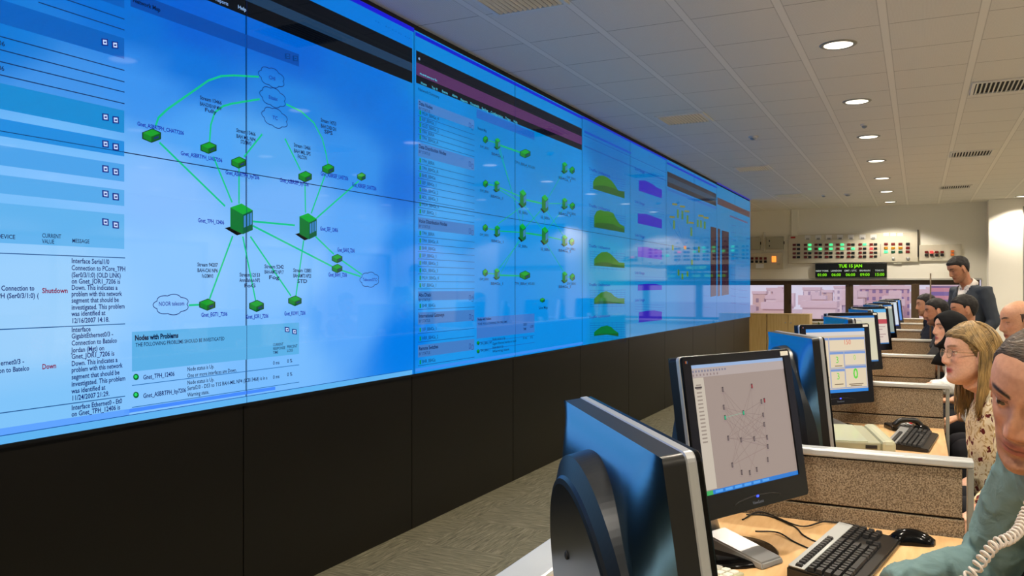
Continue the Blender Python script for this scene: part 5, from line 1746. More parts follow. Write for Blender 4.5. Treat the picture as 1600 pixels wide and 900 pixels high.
def person(label, loc, yaw, J=None, head=(0, 0, 0), skin=(196, 146, 116), hair=('short', (24, 20, 18)), top=None, trousers=(40, 40, 46), voxel=0.006, beard=0.0, brow=(30, 22, 18),
           lip=(150, 84, 72), fat=0.0, belly=0.0, hands=(0.4, 0.4), skirt=False, topkind='shirt', eye_col=(50, 34, 24), hscale=1.0, wide=1.0, gaze=0.0, wr=0.004, cloth_voxel=0.009, lid=0.0):
    t = thing('person', label, 'person', loc, yaw)
    K = {k: v.copy() for k, v in BASE.items()}
    if J:
        for k, v in J.items(): K[k] = Vector(v)
    hy, hp, hr = [math.radians(v) for v in head]
    HM = Matrix.Translation(K['head']) @ Matrix.Rotation(hy, 4, 'Z') @ Matrix.Rotation(hp, 4, 'Y') @ Matrix.Rotation(hr, 4, 'X') @ Matrix.Scale(hscale, 4)
    bm = bmesh.new()
    head_bm(bm, HM, fat=fat, lid=lid)
    skull = HM @ Vector((-0.028, 0, -0.04))
    jaw = HM @ Vector((0.0, 0, -0.075))
    add_tube(bm, [K['neck'] + Vector((-0.01, 0, -0.06)), K['neck'], (K['neck'] + jaw) / 2, skull], [0.07, 0.058 + fat * 0.5, 0.054 + fat, 0.05], 20)
    add_loft(bm, torso_rings(K, 0.0, belly=belly, wide=wide))
    for s, S_ in ((1, 'L'), (-1, 'R')):
        sh, el, wr_ = K['sh' + S_], K['el' + S_], K['wr' + S_]
        add_tube(bm, [sh + (K['chest'] - sh) * 0.15, sh, (sh + el) / 2, el], [0.056, 0.054, 0.046, 0.040], 16, True)
        add_tube(bm, [el, el * 0.7 + wr_ * 0.3, wr_], [0.040, 0.040, 0.027], 16, True)
        hi, kn, an = K['hi' + S_], K['kn' + S_], K['an' + S_]
        add_tube(bm, [hi, (hi + kn) / 2, kn], [0.085, 0.072, 0.054], 16, True)
        add_tube(bm, [kn, kn * 0.65 + an * 0.35, an], [0.052, 0.055, 0.035], 16, True)
        add_tube(bm, [an + Vector((-0.03, 0, -0.05)), an + Vector((0.15, 0, -0.06))], [0.035, 0.03], 12, True)
        hd = K.get('hd' + S_, (wr_ - el).normalized())
        add_hand(bm, wr_, Vector(hd), K.get('up' + S_, Vector((0, 0, 1))), -s, 0.95, hands[0 if s > 0 else 1])
    body = link('body', bm, skin_mat('s'), t, True)
    remesh(body, voxel, 2)
    me = body.data
    ca = me.color_attributes.new('complexion', 'FLOAT_COLOR', 'POINT')
    HI = HM.inverted()
    base, lp, bw = lin(skin)[:3], lin(lip)[:3], lin(brow)[:3]
    stub = lin(tuple(v * 0.40 for v in skin))[:3] if beard else base
    hr_ = lin(hair[1])[:3]
    for v in me.vertices:
        p = HI @ v.co
        c_ = list(base)
        if -0.16 < p.z < 0.13 and abs(p.y) < 0.09 and -0.12 < p.x < 0.14:
            ay = abs(p.y)
            def mixc(k, cc):
                for i in range(3): c_[i] = c_[i] * (1 - k) + cc[i] * k
            if p.x > 0.03:
                rd = g(ay - 0.045, 0.018) * g(p.z + 0.03, 0.02) * 0.25 + g(p.y, 0.014) * g(p.z + 0.037, 0.014) * 0.3
                mixc(rd, (base[0] * 1.12, base[1] * 0.72, base[2] * 0.66))
                mixc(0.28 * g(ay - 0.030, 0.018) * g(p.z + 0.006, 0.013), (base[0] * 0.55, base[1] * 0.45, base[2] * 0.45))
            if beard:
                k = 0.0
                if p.z < -0.030 and p.x > -0.02:
                    cheek = interp(p.x, [0.0, 0.03, 0.06, 0.08], [-0.02, -0.048, -0.060, -0.052])
                    k = max(0, min(1, (cheek - p.z) / 0.012)) * (1 if p.z > -0.135 else 0.4)
                    if ay < 0.026 and -0.058 < p.z < -0.046 and p.x > 0.06: k = 1.0
                if g(p.y, 0.02) * g(p.z + 0.069, 0.012) > 0.5: k *= 0.2
                k *= beard * (0.8 + 0.4 * noise.noise(p * 300))
                mixc(max(0, min(1, k)), stub)
            if p.x > 0.045 and 0.010 < ay < 0.054:
                zb = 0.0235 + 0.006 * math.sin((ay - 0.010) / 0.044 * PI * 0.8)
                k = max(0, 1 - abs(p.z - zb) / 0.0055) * max(0, min(1, (0.054 - ay) / 0.01)) * max(0, min(1, (ay - 0.008) / 0.005))
                mixc(min(1, k * 1.7), bw)
            if p.x > 0.055:
                k = g(p.y, 0.0225) ** 0.5 * (g(p.z + 0.0640, 0.0062) + g(p.z + 0.0745, 0.0062))
                mixc(max(0, min(1, (k - 0.35) * 2.2)), lp)
                mixc(max(0, min(1, 1.2 * g(p.y, 0.024) * g(p.z + 0.0692, 0.0016))), (lp[0] * 0.35, lp[1] * 0.3, lp[2] * 0.3))
                mixc(0.8 * g(ay - 0.0085, 0.0035) * g(p.z + 0.0475, 0.0028), (0.03, 0.01, 0.01))
            # lash line
            q = (p - Vector((0.0635, math.copysign(0.0315, p.y), 0.003)))
            if q.length < 0.0175 and p.x > 0.065 and 0.0005 < q.z < 0.0055:
                mixc(0.6, (0.02, 0.012, 0.01))
        ca.data[v.index].color = (c_[0], c_[1], c_[2], 1)
    # eyes
    for s in (-1, 1):
        bm = bmesh.new()
        out = bmesh.ops.create_uvsphere(bm, u_segments=28, v_segments=20, radius=0.0130)
        gz = Matrix.Rotation(gaze, 4, 'Y')
        for f in bm.faces:
            n = f.calc_center_median().normalized()
            n = gz.inverted() @ n
            f.material_index = 2 if n.x > 0.945 else (1 if n.x > 0.82 else 0)
        bmesh.ops.transform(bm, matrix=HM @ Matrix.Translation((0.0635, s * 0.0315, 0.003)), verts=bm.verts)
        link('eye', bm, [mat('eye_white', (222, 214, 206), 0.2), mat('iris_%d' % eye_col[0], eye_col, 0.15), mat('pupil', (4, 4, 4), 0.1)], t, True)
    if hair[0] in ('short', 'buzz', 'sides'):
        hair_shell(t, HM, hair[0], hair[1], seedv=loc[1], thick={'short': 0.006, 'buzz': 0.0035, 'sides': 0.0028}[hair[0]], fat=fat)
    # clothes
    if top is None: top = mat('white_cotton', (232, 232, 230), 0.8)
    if isinstance(top, tuple): top = mat('cloth_%d_%d_%d' % top, top, 0.85, spec=0.2)
    e = 0.012
    def top_build(bm):
        R = torso_rings(K, e, belly=belly, wide=wide)
        add_loft(bm, R)
        for S_ in 'LR':
            sh, el, wr_ = K['sh' + S_], K['el' + S_], K['wr' + S_]
            add_tube(bm, [sh + (K['chest'] - sh) * 0.22, sh, (sh + el) / 2, el], [0.070, 0.068, 0.061, 0.055], 20, True)
            wc = wr_ + (el - wr_).normalized() * 0.012
            add_tube(bm, [el, el * 0.6 + wr_ * 0.4, wc], [0.055, 0.050, 0.039], 20, False)
            if topkind in ('coat',):
                pass
    cut = None
    if topkind == 'jacket':
        nk = K['neck']; z1 = K['chest'].z + 0.02
        yv = (K['shL'] - K['shR']).normalized()
        xv = yv.cross(Vector((0, 0, 1)))
        def cut(p):
            q = p - K['chest']
            dx, dy = q.dot(xv), q.dot(yv)
            return dx > 0.01 and p.z > z1 - 0.10 and abs(dy) < (p.z - (z1 - 0.10)) * 0.36
        def shirt_build(bm):
            add_loft(bm, torso_rings(K, 0.004, belly=belly, wide=wide)[2:])
        cloth('shirt', t, shirt_build, mat('pale_shirt', (222, 214, 206), 0.8), 0.012, 0.001, seedv=2)
    cloth('shirt' if topkind != 'jacket' else 'jacket', t, top_build, top, cloth_voxel, wr, seedv=loc[1] * 3, cut=cut)
    # collar
    if topkind in ('shirt', 'jacket'):
        bm = bmesh.new()
        N_ = K['neck']
        ax = (jaw - N_).normalized()
        a, b = ring_frame(ax)
        # align so that 'front' opens
        fr = Vector((1, 0, 0)); fr = (fr - ax * fr.dot(ax)).normalized(); sd = ax.cross(fr)
        rings = []
        n = 36
        op = 0.45
        for rr, hh, dn in ((0.066, -0.020, 0), (0.064, 0.018, 0), (0.068, 0.030, 0), (0.073, 0.024, 0), (0.088, -0.022, 1), (0.084, -0.022, 1)):
            L = []
            for k in range(n + 1):
                an = op + (2 * PI - 2 * op) * k / n
                fz = math.cos(an)
                h2 = hh - (0.022 * max(0, fz) ** 2 if dn else 0.010 * max(0, fz)) + 0.008 * (-fz)
                L.append(N_ + (fr * math.cos(an) * (rr + fat) + sd * math.sin(an) * (rr + fat)) + ax * h2)
            rings.append(L)
        add_loft(bm, rings, cap=False, closed=False)
        o = link('collar', bm, top if topkind == 'shirt' else mat('pale_shirt', (222, 214, 206), 0.8), t, True)
        m = o.modifiers.new('s', 'SOLIDIFY'); m.thickness = 0.0025
    def tr_build(bm):
        R = torso_rings(K, 0.002, belly=belly, wide=wide)[0:4]
        add_loft(bm, R)
        for S_ in 'LR':
            hi, kn, an = K['hi' + S_], K['kn' + S_], K['an' + S_]
            add_tube(bm, [hi, (hi + kn) / 2, kn], [0.098, 0.088, 0.072], 16, True)
            add_tube(bm, [kn, (kn + an) / 2, an + Vector((0, 0, -0.03))], [0.070, 0.066, 0.056], 16, True)
    cloth('trousers', t, tr_build, mat('cloth_%d_%d_%d' % trousers, trousers, 0.85, spec=0.2), 0.014, 0.003, seedv=1)
    for S_ in 'LR':
        an = K['an' + S_]
        bm = bmesh.new()
        rings = []
        for xx, w, h in ((-0.065, 0.024, 0.05), (-0.05, 0.036, 0.075), (0.0, 0.040, 0.085), (0.06, 0.044, 0.06), (0.13, 0.048, 0.045), (0.18, 0.040, 0.035), (0.205, 0.02, 0.022)):
            rings.append([Vector((an.x + xx, an.y + w * math.cos(a), max(0.0, (an.z - 0.10) + 0.006 + h * 0.5 + h * 0.52 * math.sin(a)))) for a in [2 * PI * k / 16 for k in range(16)]])
        add_loft(bm, rings)
        link('shoe', bm, M_blackg, t, True)
    return t, HM, K

def office_chair(label, x, y, yaw):
    t = thing('office_chair', label, 'chair', (x, y, 0), yaw, 'black office chairs at the desks')
    M_c = mat('black_seat_fabric', (24, 25, 28), 0.9, spec=0.2)
    bm = bmesh.new(); add_box(bm, (-0.23, -0.24, 0.37), (0.23, 0.24, 0.435), 0.025); link('seat', bm, M_c, t, True)
    bm = bmesh.new(); add_box(bm, (-0.30, -0.21, 0.50), (-0.25, 0.21, 0.98), 0.022, M=Matrix.Rotation(R_(-3), 4, 'Y')); link('backrest', bm, M_c, t, True)
    bm = bmesh.new(); add_tube(bm, smooth_path([(-0.05, 0, 0.36), (-0.22, 0, 0.36), (-0.29, 0, 0.42), (-0.30, 0, 0.60)], 6), 0.018, 10); link('back_bracket', bm, M_black, t, True)
    for s in (-1, 1):
        bm = bmesh.new()
        add_tube(bm, smooth_path([(0.02, s * 0.24, 0.39), (0.02, s * 0.30, 0.42), (0.02, s * 0.30, 0.60), (0.02, s * 0.30, 0.655)], 6), 0.014, 10)
        add_box(bm, (-0.12, s * 0.30 - 0.035, 0.655), (0.13, s * 0.30 + 0.035, 0.685), 0.01)
        link('armrest', bm, M_black, t, True)
    bm = bmesh.new(); add_cyl(bm, (0, 0, 0.09), 0.028, 0.28, 16); link('gas_column', bm, M_black, t, True)
    for k in range(5):
        a = 2 * PI * k / 5 + 0.3
        bm = bmesh.new(); add_tube(bm, [(0, 0, 0.11), (0.29 * math.cos(a), 0.29 * math.sin(a), 0.075)], [0.024, 0.016], 8)
        l_ = link('base_leg', bm, M_black, t, True)
        bm = bmesh.new(); add_cyl(bm, (0, 0, -0.02), 0.028, 0.04, 16)
        bmesh.ops.transform(bm, matrix=Matrix.Translation((0.29 * math.cos(a), 0.29 * math.sin(a), 0.028)) @ Matrix.Rotation(a, 4, 'Z') @ Matrix.Rotation(PI / 2, 4, 'X'), verts=bm.verts)
        link('caster', bm, M_rub, l_, True)
    return t
# ------------------------------------------------------------------ the people in the photo
def w2l(loc, yaw, p):
    c_, s_ = math.cos(-yaw), math.sin(-yaw)
    x, y = p[0] - loc[0], p[1] - loc[1]
    return Vector((c_ * x - s_ * y, s_ * x + c_ * y, p[2]))

# 1. near man in a teal shirt
loc, yaw = (0.56, 1.96, 0), R_(196)
L_ = lambda *p: w2l(loc, yaw, p)
J = dict(chest=L_(0.40, 1.92, 0.93), waist=L_(0.50, 1.95, 0.72), neck=L_(0.29, 1.86, 1.135), head=L_(0.204, 1.735, 1.262),
         shR=L_(0.215, 2.00, 1.09), shL=L_(0.37, 1.70, 1.08), elR=L_(0.145, 2.14, 0.825), wrR=L_(-0.06, 1.95, 0.80), elL=L_(0.47, 1.50, 0.93), wrL=L_(0.315, 1.60, 1.13), hdL=(L_(0.30, 1.655, 1.24) - L_(0.315, 1.60, 1.13)), upL=Vector((0.2, 0.9, 0.0)))
def cotton_fn(nt, b):
    co = objco(nt, (1, 1, 1))
    w = node(nt, 'ShaderNodeTexWave', Scale=5.0, Distortion=7.0, Detail=3.0)
    w.inputs['Detail Scale'].default_value = 1.2
    nt.links.new(co, w.inputs['Vector'])
    n = node(nt, 'ShaderNodeTexNoise', Scale=16.0, Detail=3.0, Distortion=1.2)
    nt.links.new(co, n.inputs['Vector'])
    ad = nt.nodes.new('ShaderNodeMath'); ad.operation = 'ADD'
    nt.links.new(w.outputs[1], ad.inputs[0]); nt.links.new(n.outputs[0], ad.inputs[1])
    bp = node(nt, 'ShaderNodeBump', Strength=0.55, Distance=0.012)
    nt.links.new(ad.outputs[0], bp.inputs['Height'])
    nt.links.new(bp.outputs[0], b.inputs['Normal'])
teal = mat('teal_shirt_cotton', (114, 142, 144), 0.85, spec=0.15, fn=cotton_fn)
t, HM, K = person('man in a teal shirt at the right edge, head bowed over the nearest desk', loc, yaw, J, hscale=1.10, lid=0.0004, head=(40, 17, -15), skin=(200, 148, 118), hair=('buzz', (70, 58, 46)), top=teal, voxel=0.0032, beard=0.35, brow=(28, 20, 17),
                  lip=(172, 104, 90), wr=0.010, cloth_voxel=0.006, gaze=0.12)
mat('white_cotton', (232, 232, 230), 0.8, fn=cotton_fn)
NEAR = HM.copy()
# 2. woman with glasses and long hair
def floral_fn(nt, b):
    co = objco(nt)
    n1 = node(nt, 'ShaderNodeTexNoise', Scale=26.0, Detail=2.0, Distortion=1.5)
    nt.links.new(co, n1.inputs['Vector'])
    c1 = ramp(nt, n1.outputs[0], [(0.36, (196, 168, 112)), (0.43, (240, 226, 190)), (0.57, (244, 232, 200)), (0.63, (190, 160, 106))])
    v = node(nt, 'ShaderNodeTexVoronoi', Scale=30.0)
    v.distance = 'MINKOWSKI' if False else 'EUCLIDEAN'
    dn = node(nt, 'ShaderNodeTexNoise', Scale=30.0, Detail=2.0)
    nt.links.new(co, dn.inputs['Vector'])
    ad = node(nt, 'ShaderNodeMixRGB'); ad.blend_type = 'ADD'; ad.inputs[0].default_value = 0.06
    nt.links.new(co, ad.inputs[1]); nt.links.new(dn.outputs[1], ad.inputs[2])
    nt.links.new(ad.outputs[0], v.inputs['Vector'])
    lt = nt.nodes.new('ShaderNodeMath'); lt.operation = 'LESS_THAN'; lt.inputs[1].default_value = 0.38
    nt.links.new(v.outputs['Distance'], lt.inputs[0])
    sp = nt.nodes.new('ShaderNodeSeparateColor'); nt.links.new(v.outputs['Color'], sp.inputs[0])
    gt = nt.nodes.new('ShaderNodeMath'); gt.operation = 'GREATER_THAN'; gt.inputs[1].default_value = 0.40
    nt.links.new(sp.outputs[0], gt.inputs[0])
    ml = nt.nodes.new('ShaderNodeMath'); ml.operation = 'MULTIPLY'
    nt.links.new(lt.outputs[0], ml.inputs[0]); nt.links.new(gt.outputs[0], ml.inputs[1])
    mx = node(nt, 'ShaderNodeMixRGB')
    nt.links.new(ml.outputs[0], mx.inputs[0]); nt.links.new(c1, mx.inputs[1]); mx.inputs[2].default_value = lin((104, 38, 36))
    nt.links.new(mx.outputs[0], b.inputs['Base Color'])
M_floral = mat('floral_blouse', rough=0.8, spec=0.2, fn=floral_fn)
loc, yaw = (0.40, 3.84, 0), R_(186)
L_ = lambda *p: w2l(loc, yaw, p)
J = dict(chest=L_(0.31, 3.83, 0.91), waist=L_(0.35, 3.84, 0.72), neck=L_(0.26, 3.81, 1.06), head=L_(0.185, 3.78, 1.185),
         shR=L_(0.30, 4.01, 1.03), shL=L_(0.32, 3.62, 1.03), elL=L_(0.31, 3.54, 0.72), wrL=L_(0.19, 3.36, 0.655), elR=L_(0.36, 4.10, 0.74), wrR=L_(0.22, 3.98, 0.655))
t, HM, K = person('woman with glasses, long fair hair and cream and maroon patterned blouse', loc, yaw, J, head=(14, -3, 3), skin=(226, 176, 148), hair=('long', (120, 96, 60)), top=M_floral, voxel=0.004, brow=(150, 112, 80),
                  lip=(196, 84, 84), fat=0.016, belly=0.045, wide=1.14, eye_col=(90, 110, 120), wr=0.005, cloth_voxel=0.007)
def long_hair(t, HM, col):
    rnd = random.Random(11)
    def surf(az, el, off):
        # az measured from face front; el from horizontal
        d = Vector((math.cos(az) * math.cos(el), math.sin(az) * math.cos(el), math.sin(el)))
        c_ = Vector((-0.008, 0, 0.012))
        rx = 0.092 if d.x > 0 else 0.098
        k = 1 / math.sqrt((d.x / rx) ** 2 + (d.y / 0.079) ** 2 + (d.z / 0.105) ** 2)
        return c_ + d * (k + off)
    bm = bmesh.new()
    def strand(az0, az1, zend, off, r, wav, e0=88):
        pts = []
        for q in range(9):
            f = q / 8
            el = R_(e0) * (1 - f)
            az = az0 + (az1 - az0) * (f ** 0.8)
            pts.append(surf(az, el, off))
        last = pts[-1]
        drift = 0.010 if abs(az1) < 2.1 else 0.0
        ln = last.z - zend
        for q in range(1, 9):
            f = q / 8
            rad = 1 + 0.10 * math.sin(f * PI) - 0.12 * f
            p = Vector((last.x * rad + drift * f, last.y * rad, last.z - ln * f))
            p += Vector((0.006 * math.sin(f * 5 + wav), 0.006 * math.cos(f * 4 + wav * 2), 0)) * f
            pts.append(p)
        n = len(pts)
        add_tube(bm, [HM @ p for p in pts], [r * (0.8 + 0.4 * math.sin(PI * i / n)) if i < n - 2 else r * (0.6 if i == n - 2 else 0.15) for i in range(n)], 5)
    for i in range(760):
        s = 1 if rnd.random() < 0.5 else -1
        a = rnd.uniform(60, 180)
        az0 = R_(s * (a - rnd.uniform(0, 40) if a < 120 else a))
        a1 = max(a, 82 + rnd.uniform(0, 22)) + (rnd.uniform(0, 10))
        strand(R_(s * max(4, (a - 60) * 1.2 + 4)) if a < 120 else R_(s * a), R_(s * min(a1, 184)), rnd.uniform(-0.27, -0.18), rnd.uniform(0.004, 0.017), rnd.uniform(0.0016, 0.0032), rnd.uniform(0, 6))
    for i in range(260):
        s = 1 if i % 2 else -1
        strand(R_(s * rnd.uniform(2, 34)), R_(s * rnd.uniform(88, 104)), rnd.uniform(-0.25, -0.19), rnd.uniform(0.008, 0.016), rnd.uniform(0.0016, 0.003), rnd.uniform(0, 6), rnd.uniform(50, 74))
    # dense under layer
    rows = []
    for q in range(14):
        f = q / 13
        row = []
        for k in range(41):
            an = R_(95 + 170 * k / 40)
            if f < 0.5: p = surf(R_(60 + 240 * k / 40), R_(80) * (1 - f * 2), 0.004)
            else:
                b_ = surf(R_(92 + 176 * k / 40), 0, 0.003)
                p = Vector((b_.x, b_.y, b_.z - 0.17 * (f - 0.5) * 2))
            row.append(HM @ p)
        rows.append(row)
    add_loft(bm, rows, cap=False, closed=False)
    def fn(nt, b):
        n = node(nt, 'ShaderNodeTexNoise', Scale=70.0, Detail=4.0)
        nt.links.new(objco(nt, (1, 1, 0.25)), n.inputs['Vector'])
        nt.links.new(ramp(nt, n.outputs[0], [(0.3, tuple(v * 0.72 for v in col)), (0.7, tuple(min(255, v * 1.3) for v in col))]), b.inputs['Base Color'])
    link('hair', bm, mat('fair_hair', rough=0.42, spec=0.4, fn=fn), t, True)
long_hair(t, HM, (138, 112, 70))
hair_shell(t, HM, 'long', (120, 96, 60), 3, 'hair_roots', 0.010, 0.0)
# glasses
bm = bmesh.new()
for s in (-1, 1):
    L = []
    for q in range(25):
        a = 2 * PI * q / 24
        L.append(HM @ Vector((0.094 - 0.004 * abs(math.cos(a)), s * 0.032 + 0.024 * math.cos(a), -0.002 + 0.017 * math.sin(a))))
    add_tube(bm, L, 0.0011, 6)
    add_tube(bm, [HM @ Vector(p) for p in ((0.088, s * 0.056, 0.004), (0.083, s * 0.070, 0.005), (0.04, s * 0.079, 0.004), (-0.01, s * 0.083, 0.003))], 0.0013, 6)
add_tube(bm, smooth_path([HM @ Vector(p) for p in ((0.096, -0.009, 0.002), (0.102, 0, 0.006), (0.096, 0.009, 0.002))], 4), 0.0011, 6)
gl = link('glasses', bm, mat('gold_metal', (150, 120, 90), 0.3, metal=0.9), t, True)
bm = bmesh.new()
for s in (-1, 1):
    vs = [bm.verts.new(HM @ Vector((0.093, s * 0.032 + 0.0235 * math.cos(a), -0.002 + 0.0165 * math.sin(a)))) for a in [2 * PI * q / 24 for q in range(24)]]
    bm.faces.new(vs)
link('lens', bm, M_glass, gl)

# 3. bald man behind her, white shirt
loc, yaw = (0.66, 5.32, 0), R_(184)
L_ = lambda *p: w2l(loc, yaw, p)
J = dict(chest=L_(0.57, 5.32, 0.94), waist=L_(0.62, 5.32, 0.72), neck=L_(0.54, 5.32, 1.10), head=L_(0.50, 5.31, 1.265), shR=L_(0.56, 5.49, 1.04), shL=L_(0.58, 5.14, 1.04), elR=L_(0.42, 5.52, 0.80), wrR=L_(0.19, 5.42, 0.80), elL=L_(0.42, 5.10, 0.80), wrL=L_(0.21, 5.16, 0.74))
person('bald man with dark brows in a white shirt behind the fair haired woman', loc, yaw, J, head=(10, 6, 0), skin=(206, 154, 122), hair=('sides', (70, 56, 46)), voxel=0.005, beard=0.25, hands=(0.8, 0.5))
# 4. woman in a black hijab
loc, yaw = (0.40, 6.46, 0), R_(184)
L_ = lambda *p: w2l(loc, yaw, p)
J = dict(chest=L_(0.28, 6.46, 0.90), waist=L_(0.34, 6.46, 0.70), neck=L_(0.24, 6.46, 1.02), head=L_(0.19, 6.45, 1.165), shR=L_(0.26, 6.64, 1.015), shL=L_(0.27, 6.27, 1.015), elL=L_(0.19, 6.16, 0.80), wrL=L_(0.06, 6.12, 0.80), elR=L_(0.28, 6.68, 0.79), wrR=L_(0.18, 6.72, 0.70))
t, HM, K = person('woman in a black headscarf and white top, looking towards the video wall', loc, yaw, J, head=(18, -6, 0), skin=(220, 172, 144), hair=('none', (30, 26, 24)), voxel=0.005, lip=(170, 90, 84), fat=0.006, topkind='coat')
bm = bmesh.new()
rows = []
for i in range(50):
    z = -0.12 + 0.235 * i / 49
    row = []
    for k in range(72):
        a = 2 * PI * k / 72
        p = head_point(z, a, False, 0.006)
        n = Vector((p.x / 0.1, p.y / 0.08, z / 0.12)).normalized()
        face = 1.0 if p.x > 0.02 and ((p.y / 0.058) ** 2 + ((z + 0.022) / 0.090) ** 2) < 1 else 0.0
        edge = max(0, min(1, ((((p.y / 0.056) ** 2 + ((z + 0.022) / 0.088) ** 2) - 0.9) / 0.25))) if p.x > 0.01 else 1.0
        off = (0.016 + 0.004 * noise.noise(p * 25)) * edge - 0.012 * (1 - edge)
        row.append(HM @ (p + n * off))
    rows.append(row)
add_loft(bm, rows)
def ringat(c_, rx, ry, n=72, ph=0.0):
    return [Vector(c_) + Vector((rx * math.cos(2 * PI * k / n), ry * math.sin(2 * PI * k / n), 0.006 * math.sin(2 * PI * k / n * 5 + ph))) for k in range(n)]
N_ = K['neck']
hc = HM @ Vector((-0.02, 0, -0.05))
add_loft(bm, [ringat(hc, 0.088, 0.082), ringat(hc * 0.5 + N_ * 0.5 + Vector((0.01, 0, -0.02)), 0.092, 0.086), ringat(N_ + Vector((0.01, 0, -0.01)), 0.10, 0.11), ringat(N_ + Vector((0.03, 0, -0.05)), 0.112, 0.108), ringat(N_ + Vector((0.05, 0, -0.095)), 0.112, 0.095), ringat(N_ + Vector((0.05, 0, -0.10)), 0.08, 0.07)])
link('headscarf', bm, mat('black_scarf', (16, 16, 18), 0.85, spec=0.2), t, True)
# 5..7 men farther along
loc, yaw = (0.50, 7.50, 0), R_(186)
L_ = lambda *p: w2l(loc, yaw, p)
J = dict(chest=L_(0.40, 7.50, 0.94), neck=L_(0.365, 7.50, 1.10), head=L_(0.325, 7.49, 1.275), shR=L_(0.39, 7.67, 1.04), shL=L_(0.40, 7.33, 1.04), elL=L_(0.22, 7.26, 0.92), wrL=L_(0.08, 7.30, 0.82))
person('seated man with short black hair and tan top in front of the suited man', loc, yaw, J, head=(8, 6, 0), skin=(194, 142, 110), hair=('short', (26, 22, 20)), top=(150, 112, 92), voxel=0.006, beard=0.2)
loc, yaw = (0.33, 8.45, 0), R_(186)
L_ = lambda *p: w2l(loc, yaw, p)
J = dict(chest=L_(0.22, 8.44, 0.92), neck=L_(0.19, 8.44, 1.07), head=L_(0.145, 8.43, 1.235), shR=L_(0.22, 8.61, 1.01), shL=L_(0.23, 8.27, 1.01), elL=L_(0.10, 8.2, 0.80), wrL=L_(-0.05, 8.25, 0.80), elR=L_(0.26, 8.70, 0.79), wrR=L_(0.18, 8.70, 0.70))
person('bearded man in a charcoal top seated at the fourth desk', loc, yaw, J, head=(4, 4, 0), skin=(190, 138, 108), hair=('short', (22, 19, 18)), top=(56, 56, 58), voxel=0.006, beard=0.9)
loc, yaw = (0.25, 10.15, 0), R_(186)
L_ = lambda *p: w2l(loc, yaw, p)
J = dict(chest=L_(0.15, 10.15, 0.94), neck=L_(0.115, 10.15, 1.09), head=L_(0.075, 10.14, 1.265), shR=L_(0.15, 10.32, 1.03), shL=L_(0.16, 9.98, 1.03), elL=L_(0.02, 9.93, 0.80), wrL=L_(-0.1, 9.96, 0.80), wrR=L_(-0.05, 10.25, 0.80))
person('farthest seated man, black hair and moustache, in a navy top', loc, yaw, J, head=(4, 4, 0), skin=(196, 146, 116), hair=('short', (20, 18, 18)), top=(30, 34, 48), voxel=0.007, beard=0.6)
# 8. standing man in a suit
loc, yaw = (0.465, 9.03, 0), R_(216)
up = dict(pelvis=D3(0, 0, 0.94), waist=D3(0.0, 0, 1.10), chest=D3(0.02, 0, 1.31), neck=D3(0.05, 0, 1.475), head=D3(0.15, 0, 1.632), shL=D3(0.02, 0.185, 1.43), shR=D3(0.02, -0.185, 1.43),
          elL=D3(-0.02, 0.25, 1.14), elR=D3(0.02, -0.25, 1.14), wrL=D3(0.12, 0.21, 0.93), wrR=D3(0.15, -0.22, 0.94), hiL=D3(0, 0.09, 0.92), hiR=D3(0, -0.09, 0.92), knL=D3(0.02, 0.10, 0.50), knR=D3(0.02, -0.10, 0.50), anL=D3(-0.02, 0.10, 0.10), anR=D3(-0.02, -0.10, 0.10))
person('standing man in a dark grey suit and open white collar, looking down smiling', loc, yaw, up, head=(-8, 22, 0), skin=(190, 136, 104), hair=('short', (22, 18, 17)), top=mat('charcoal_suit', (62, 68, 76), 0.8, spec=0.2), topkind='jacket', trousers=(52, 56, 62), voxel=0.006, beard=0.25)
# chairs
for lb, x, y, yw in (('black office chair under the man in the teal shirt, mostly outside the frame', 0.64, 1.98, 196), ('black office chair of the fair haired woman with glasses', 0.49, 3.85, 186), ('black office chair of the bald man', 0.72, 5.33, 184),
                     ('black office chair of the woman in the black headscarf', 0.52, 6.46, 184), ('black office chair of the man in the tan top', 0.56, 7.5, 186), ('black office chair of the bearded man', 0.39, 8.46, 186), ('black office chair of the farthest seated man', 0.31, 10.16, 186)):
    office_chair(lb, x, y, R_(yw))
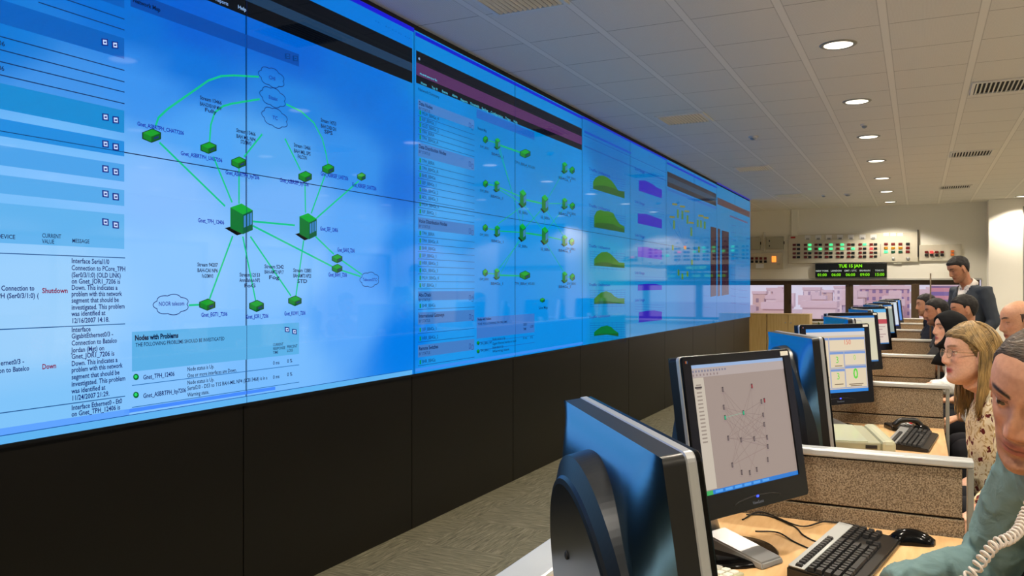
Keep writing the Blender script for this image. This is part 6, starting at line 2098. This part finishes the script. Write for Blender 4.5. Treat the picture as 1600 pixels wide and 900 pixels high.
# receiver at the near man's left ear and its coiled cord down to the desk telephone
NEAR_HM = (Matrix.Translation((0.56, 1.96, 0)) @ Matrix.Rotation(R_(196), 4, 'Z')) @ NEAR
t = thing('phone_receiver', 'cream telephone receiver with coiled cord hanging in front of the teal shirt', 'telephone receiver', NEAR_HM @ Vector((0.0, 0.10, -0.005)))
o_ = t.location.copy()
ear, mouth = NEAR_HM @ Vector((-0.01, 0.105, 0.0)) - o_, NEAR_HM @ Vector((0.085, 0.085, -0.115)) - o_
out_ = (NEAR_HM.to_3x3() @ Vector((0, 1, 0))).normalized()
bm = bmesh.new()
add_tube(bm, smooth_path([ear, ear.lerp(mouth, 0.15) + out_ * 0.022, ear.lerp(mouth, 0.5) + out_ * 0.030, ear.lerp(mouth, 0.85) + out_ * 0.022, mouth], 5), 0.013, 14, True)
link('grip', bm, mat('cream_receiver', (206, 196, 186), 0.4), t, True)
for nm_, c_ in (('earpiece', ear), ('mouthpiece', mouth)):
    bm = bmesh.new(); add_ell(bm, c_, (0.022, 0.022, 0.022)); link(nm_, bm, mat('cream_receiver', (206, 196, 186), 0.4), t, True)
def cp(px, py, Z):
    xc = (px - 800) / FOC * Z
    return Vector((CS * xc - SN * Z, SN * xc + CS * Z, EYE - (py - 450) * Z / FOC))
path = smooth_path([Vector((0.0, 1.09, DZ + 0.03)), Vector((0.02, 1.13, DZ + 0.08)), cp(1490, 950, 1.10), cp(1522, 893, 1.10), cp(1540, 868, 1.11), cp(1556, 850, 1.12), cp(1576, 842, 1.13), cp(1592, 828, 1.15), cp(1602, 805, 1.18), cp(1622, 775, 1.22), o_ + mouth - Vector((0, 0, 0.02))], 40)
bm = bmesh.new()
acc, L = 0.0, []
for i in range(len(path) - 1):
    d = (path[i + 1] - path[i])
    a, b_ = ring_frame(d)
    n = max(1, int(d.length / 0.0011))
    for q in range(n):
        p = path[i].lerp(path[i + 1], q / n)
        acc += d.length / n
        ph = acc / 0.0098 * 2 * PI
        L.append(p - o_ + (a * math.cos(ph) + b_ * math.sin(ph)) * 0.0068)
add_tube(bm, L, 0.0020, 6)
link('coiled_cord', bm, mat('cream_cord', (206, 196, 186), 0.45), t, True)
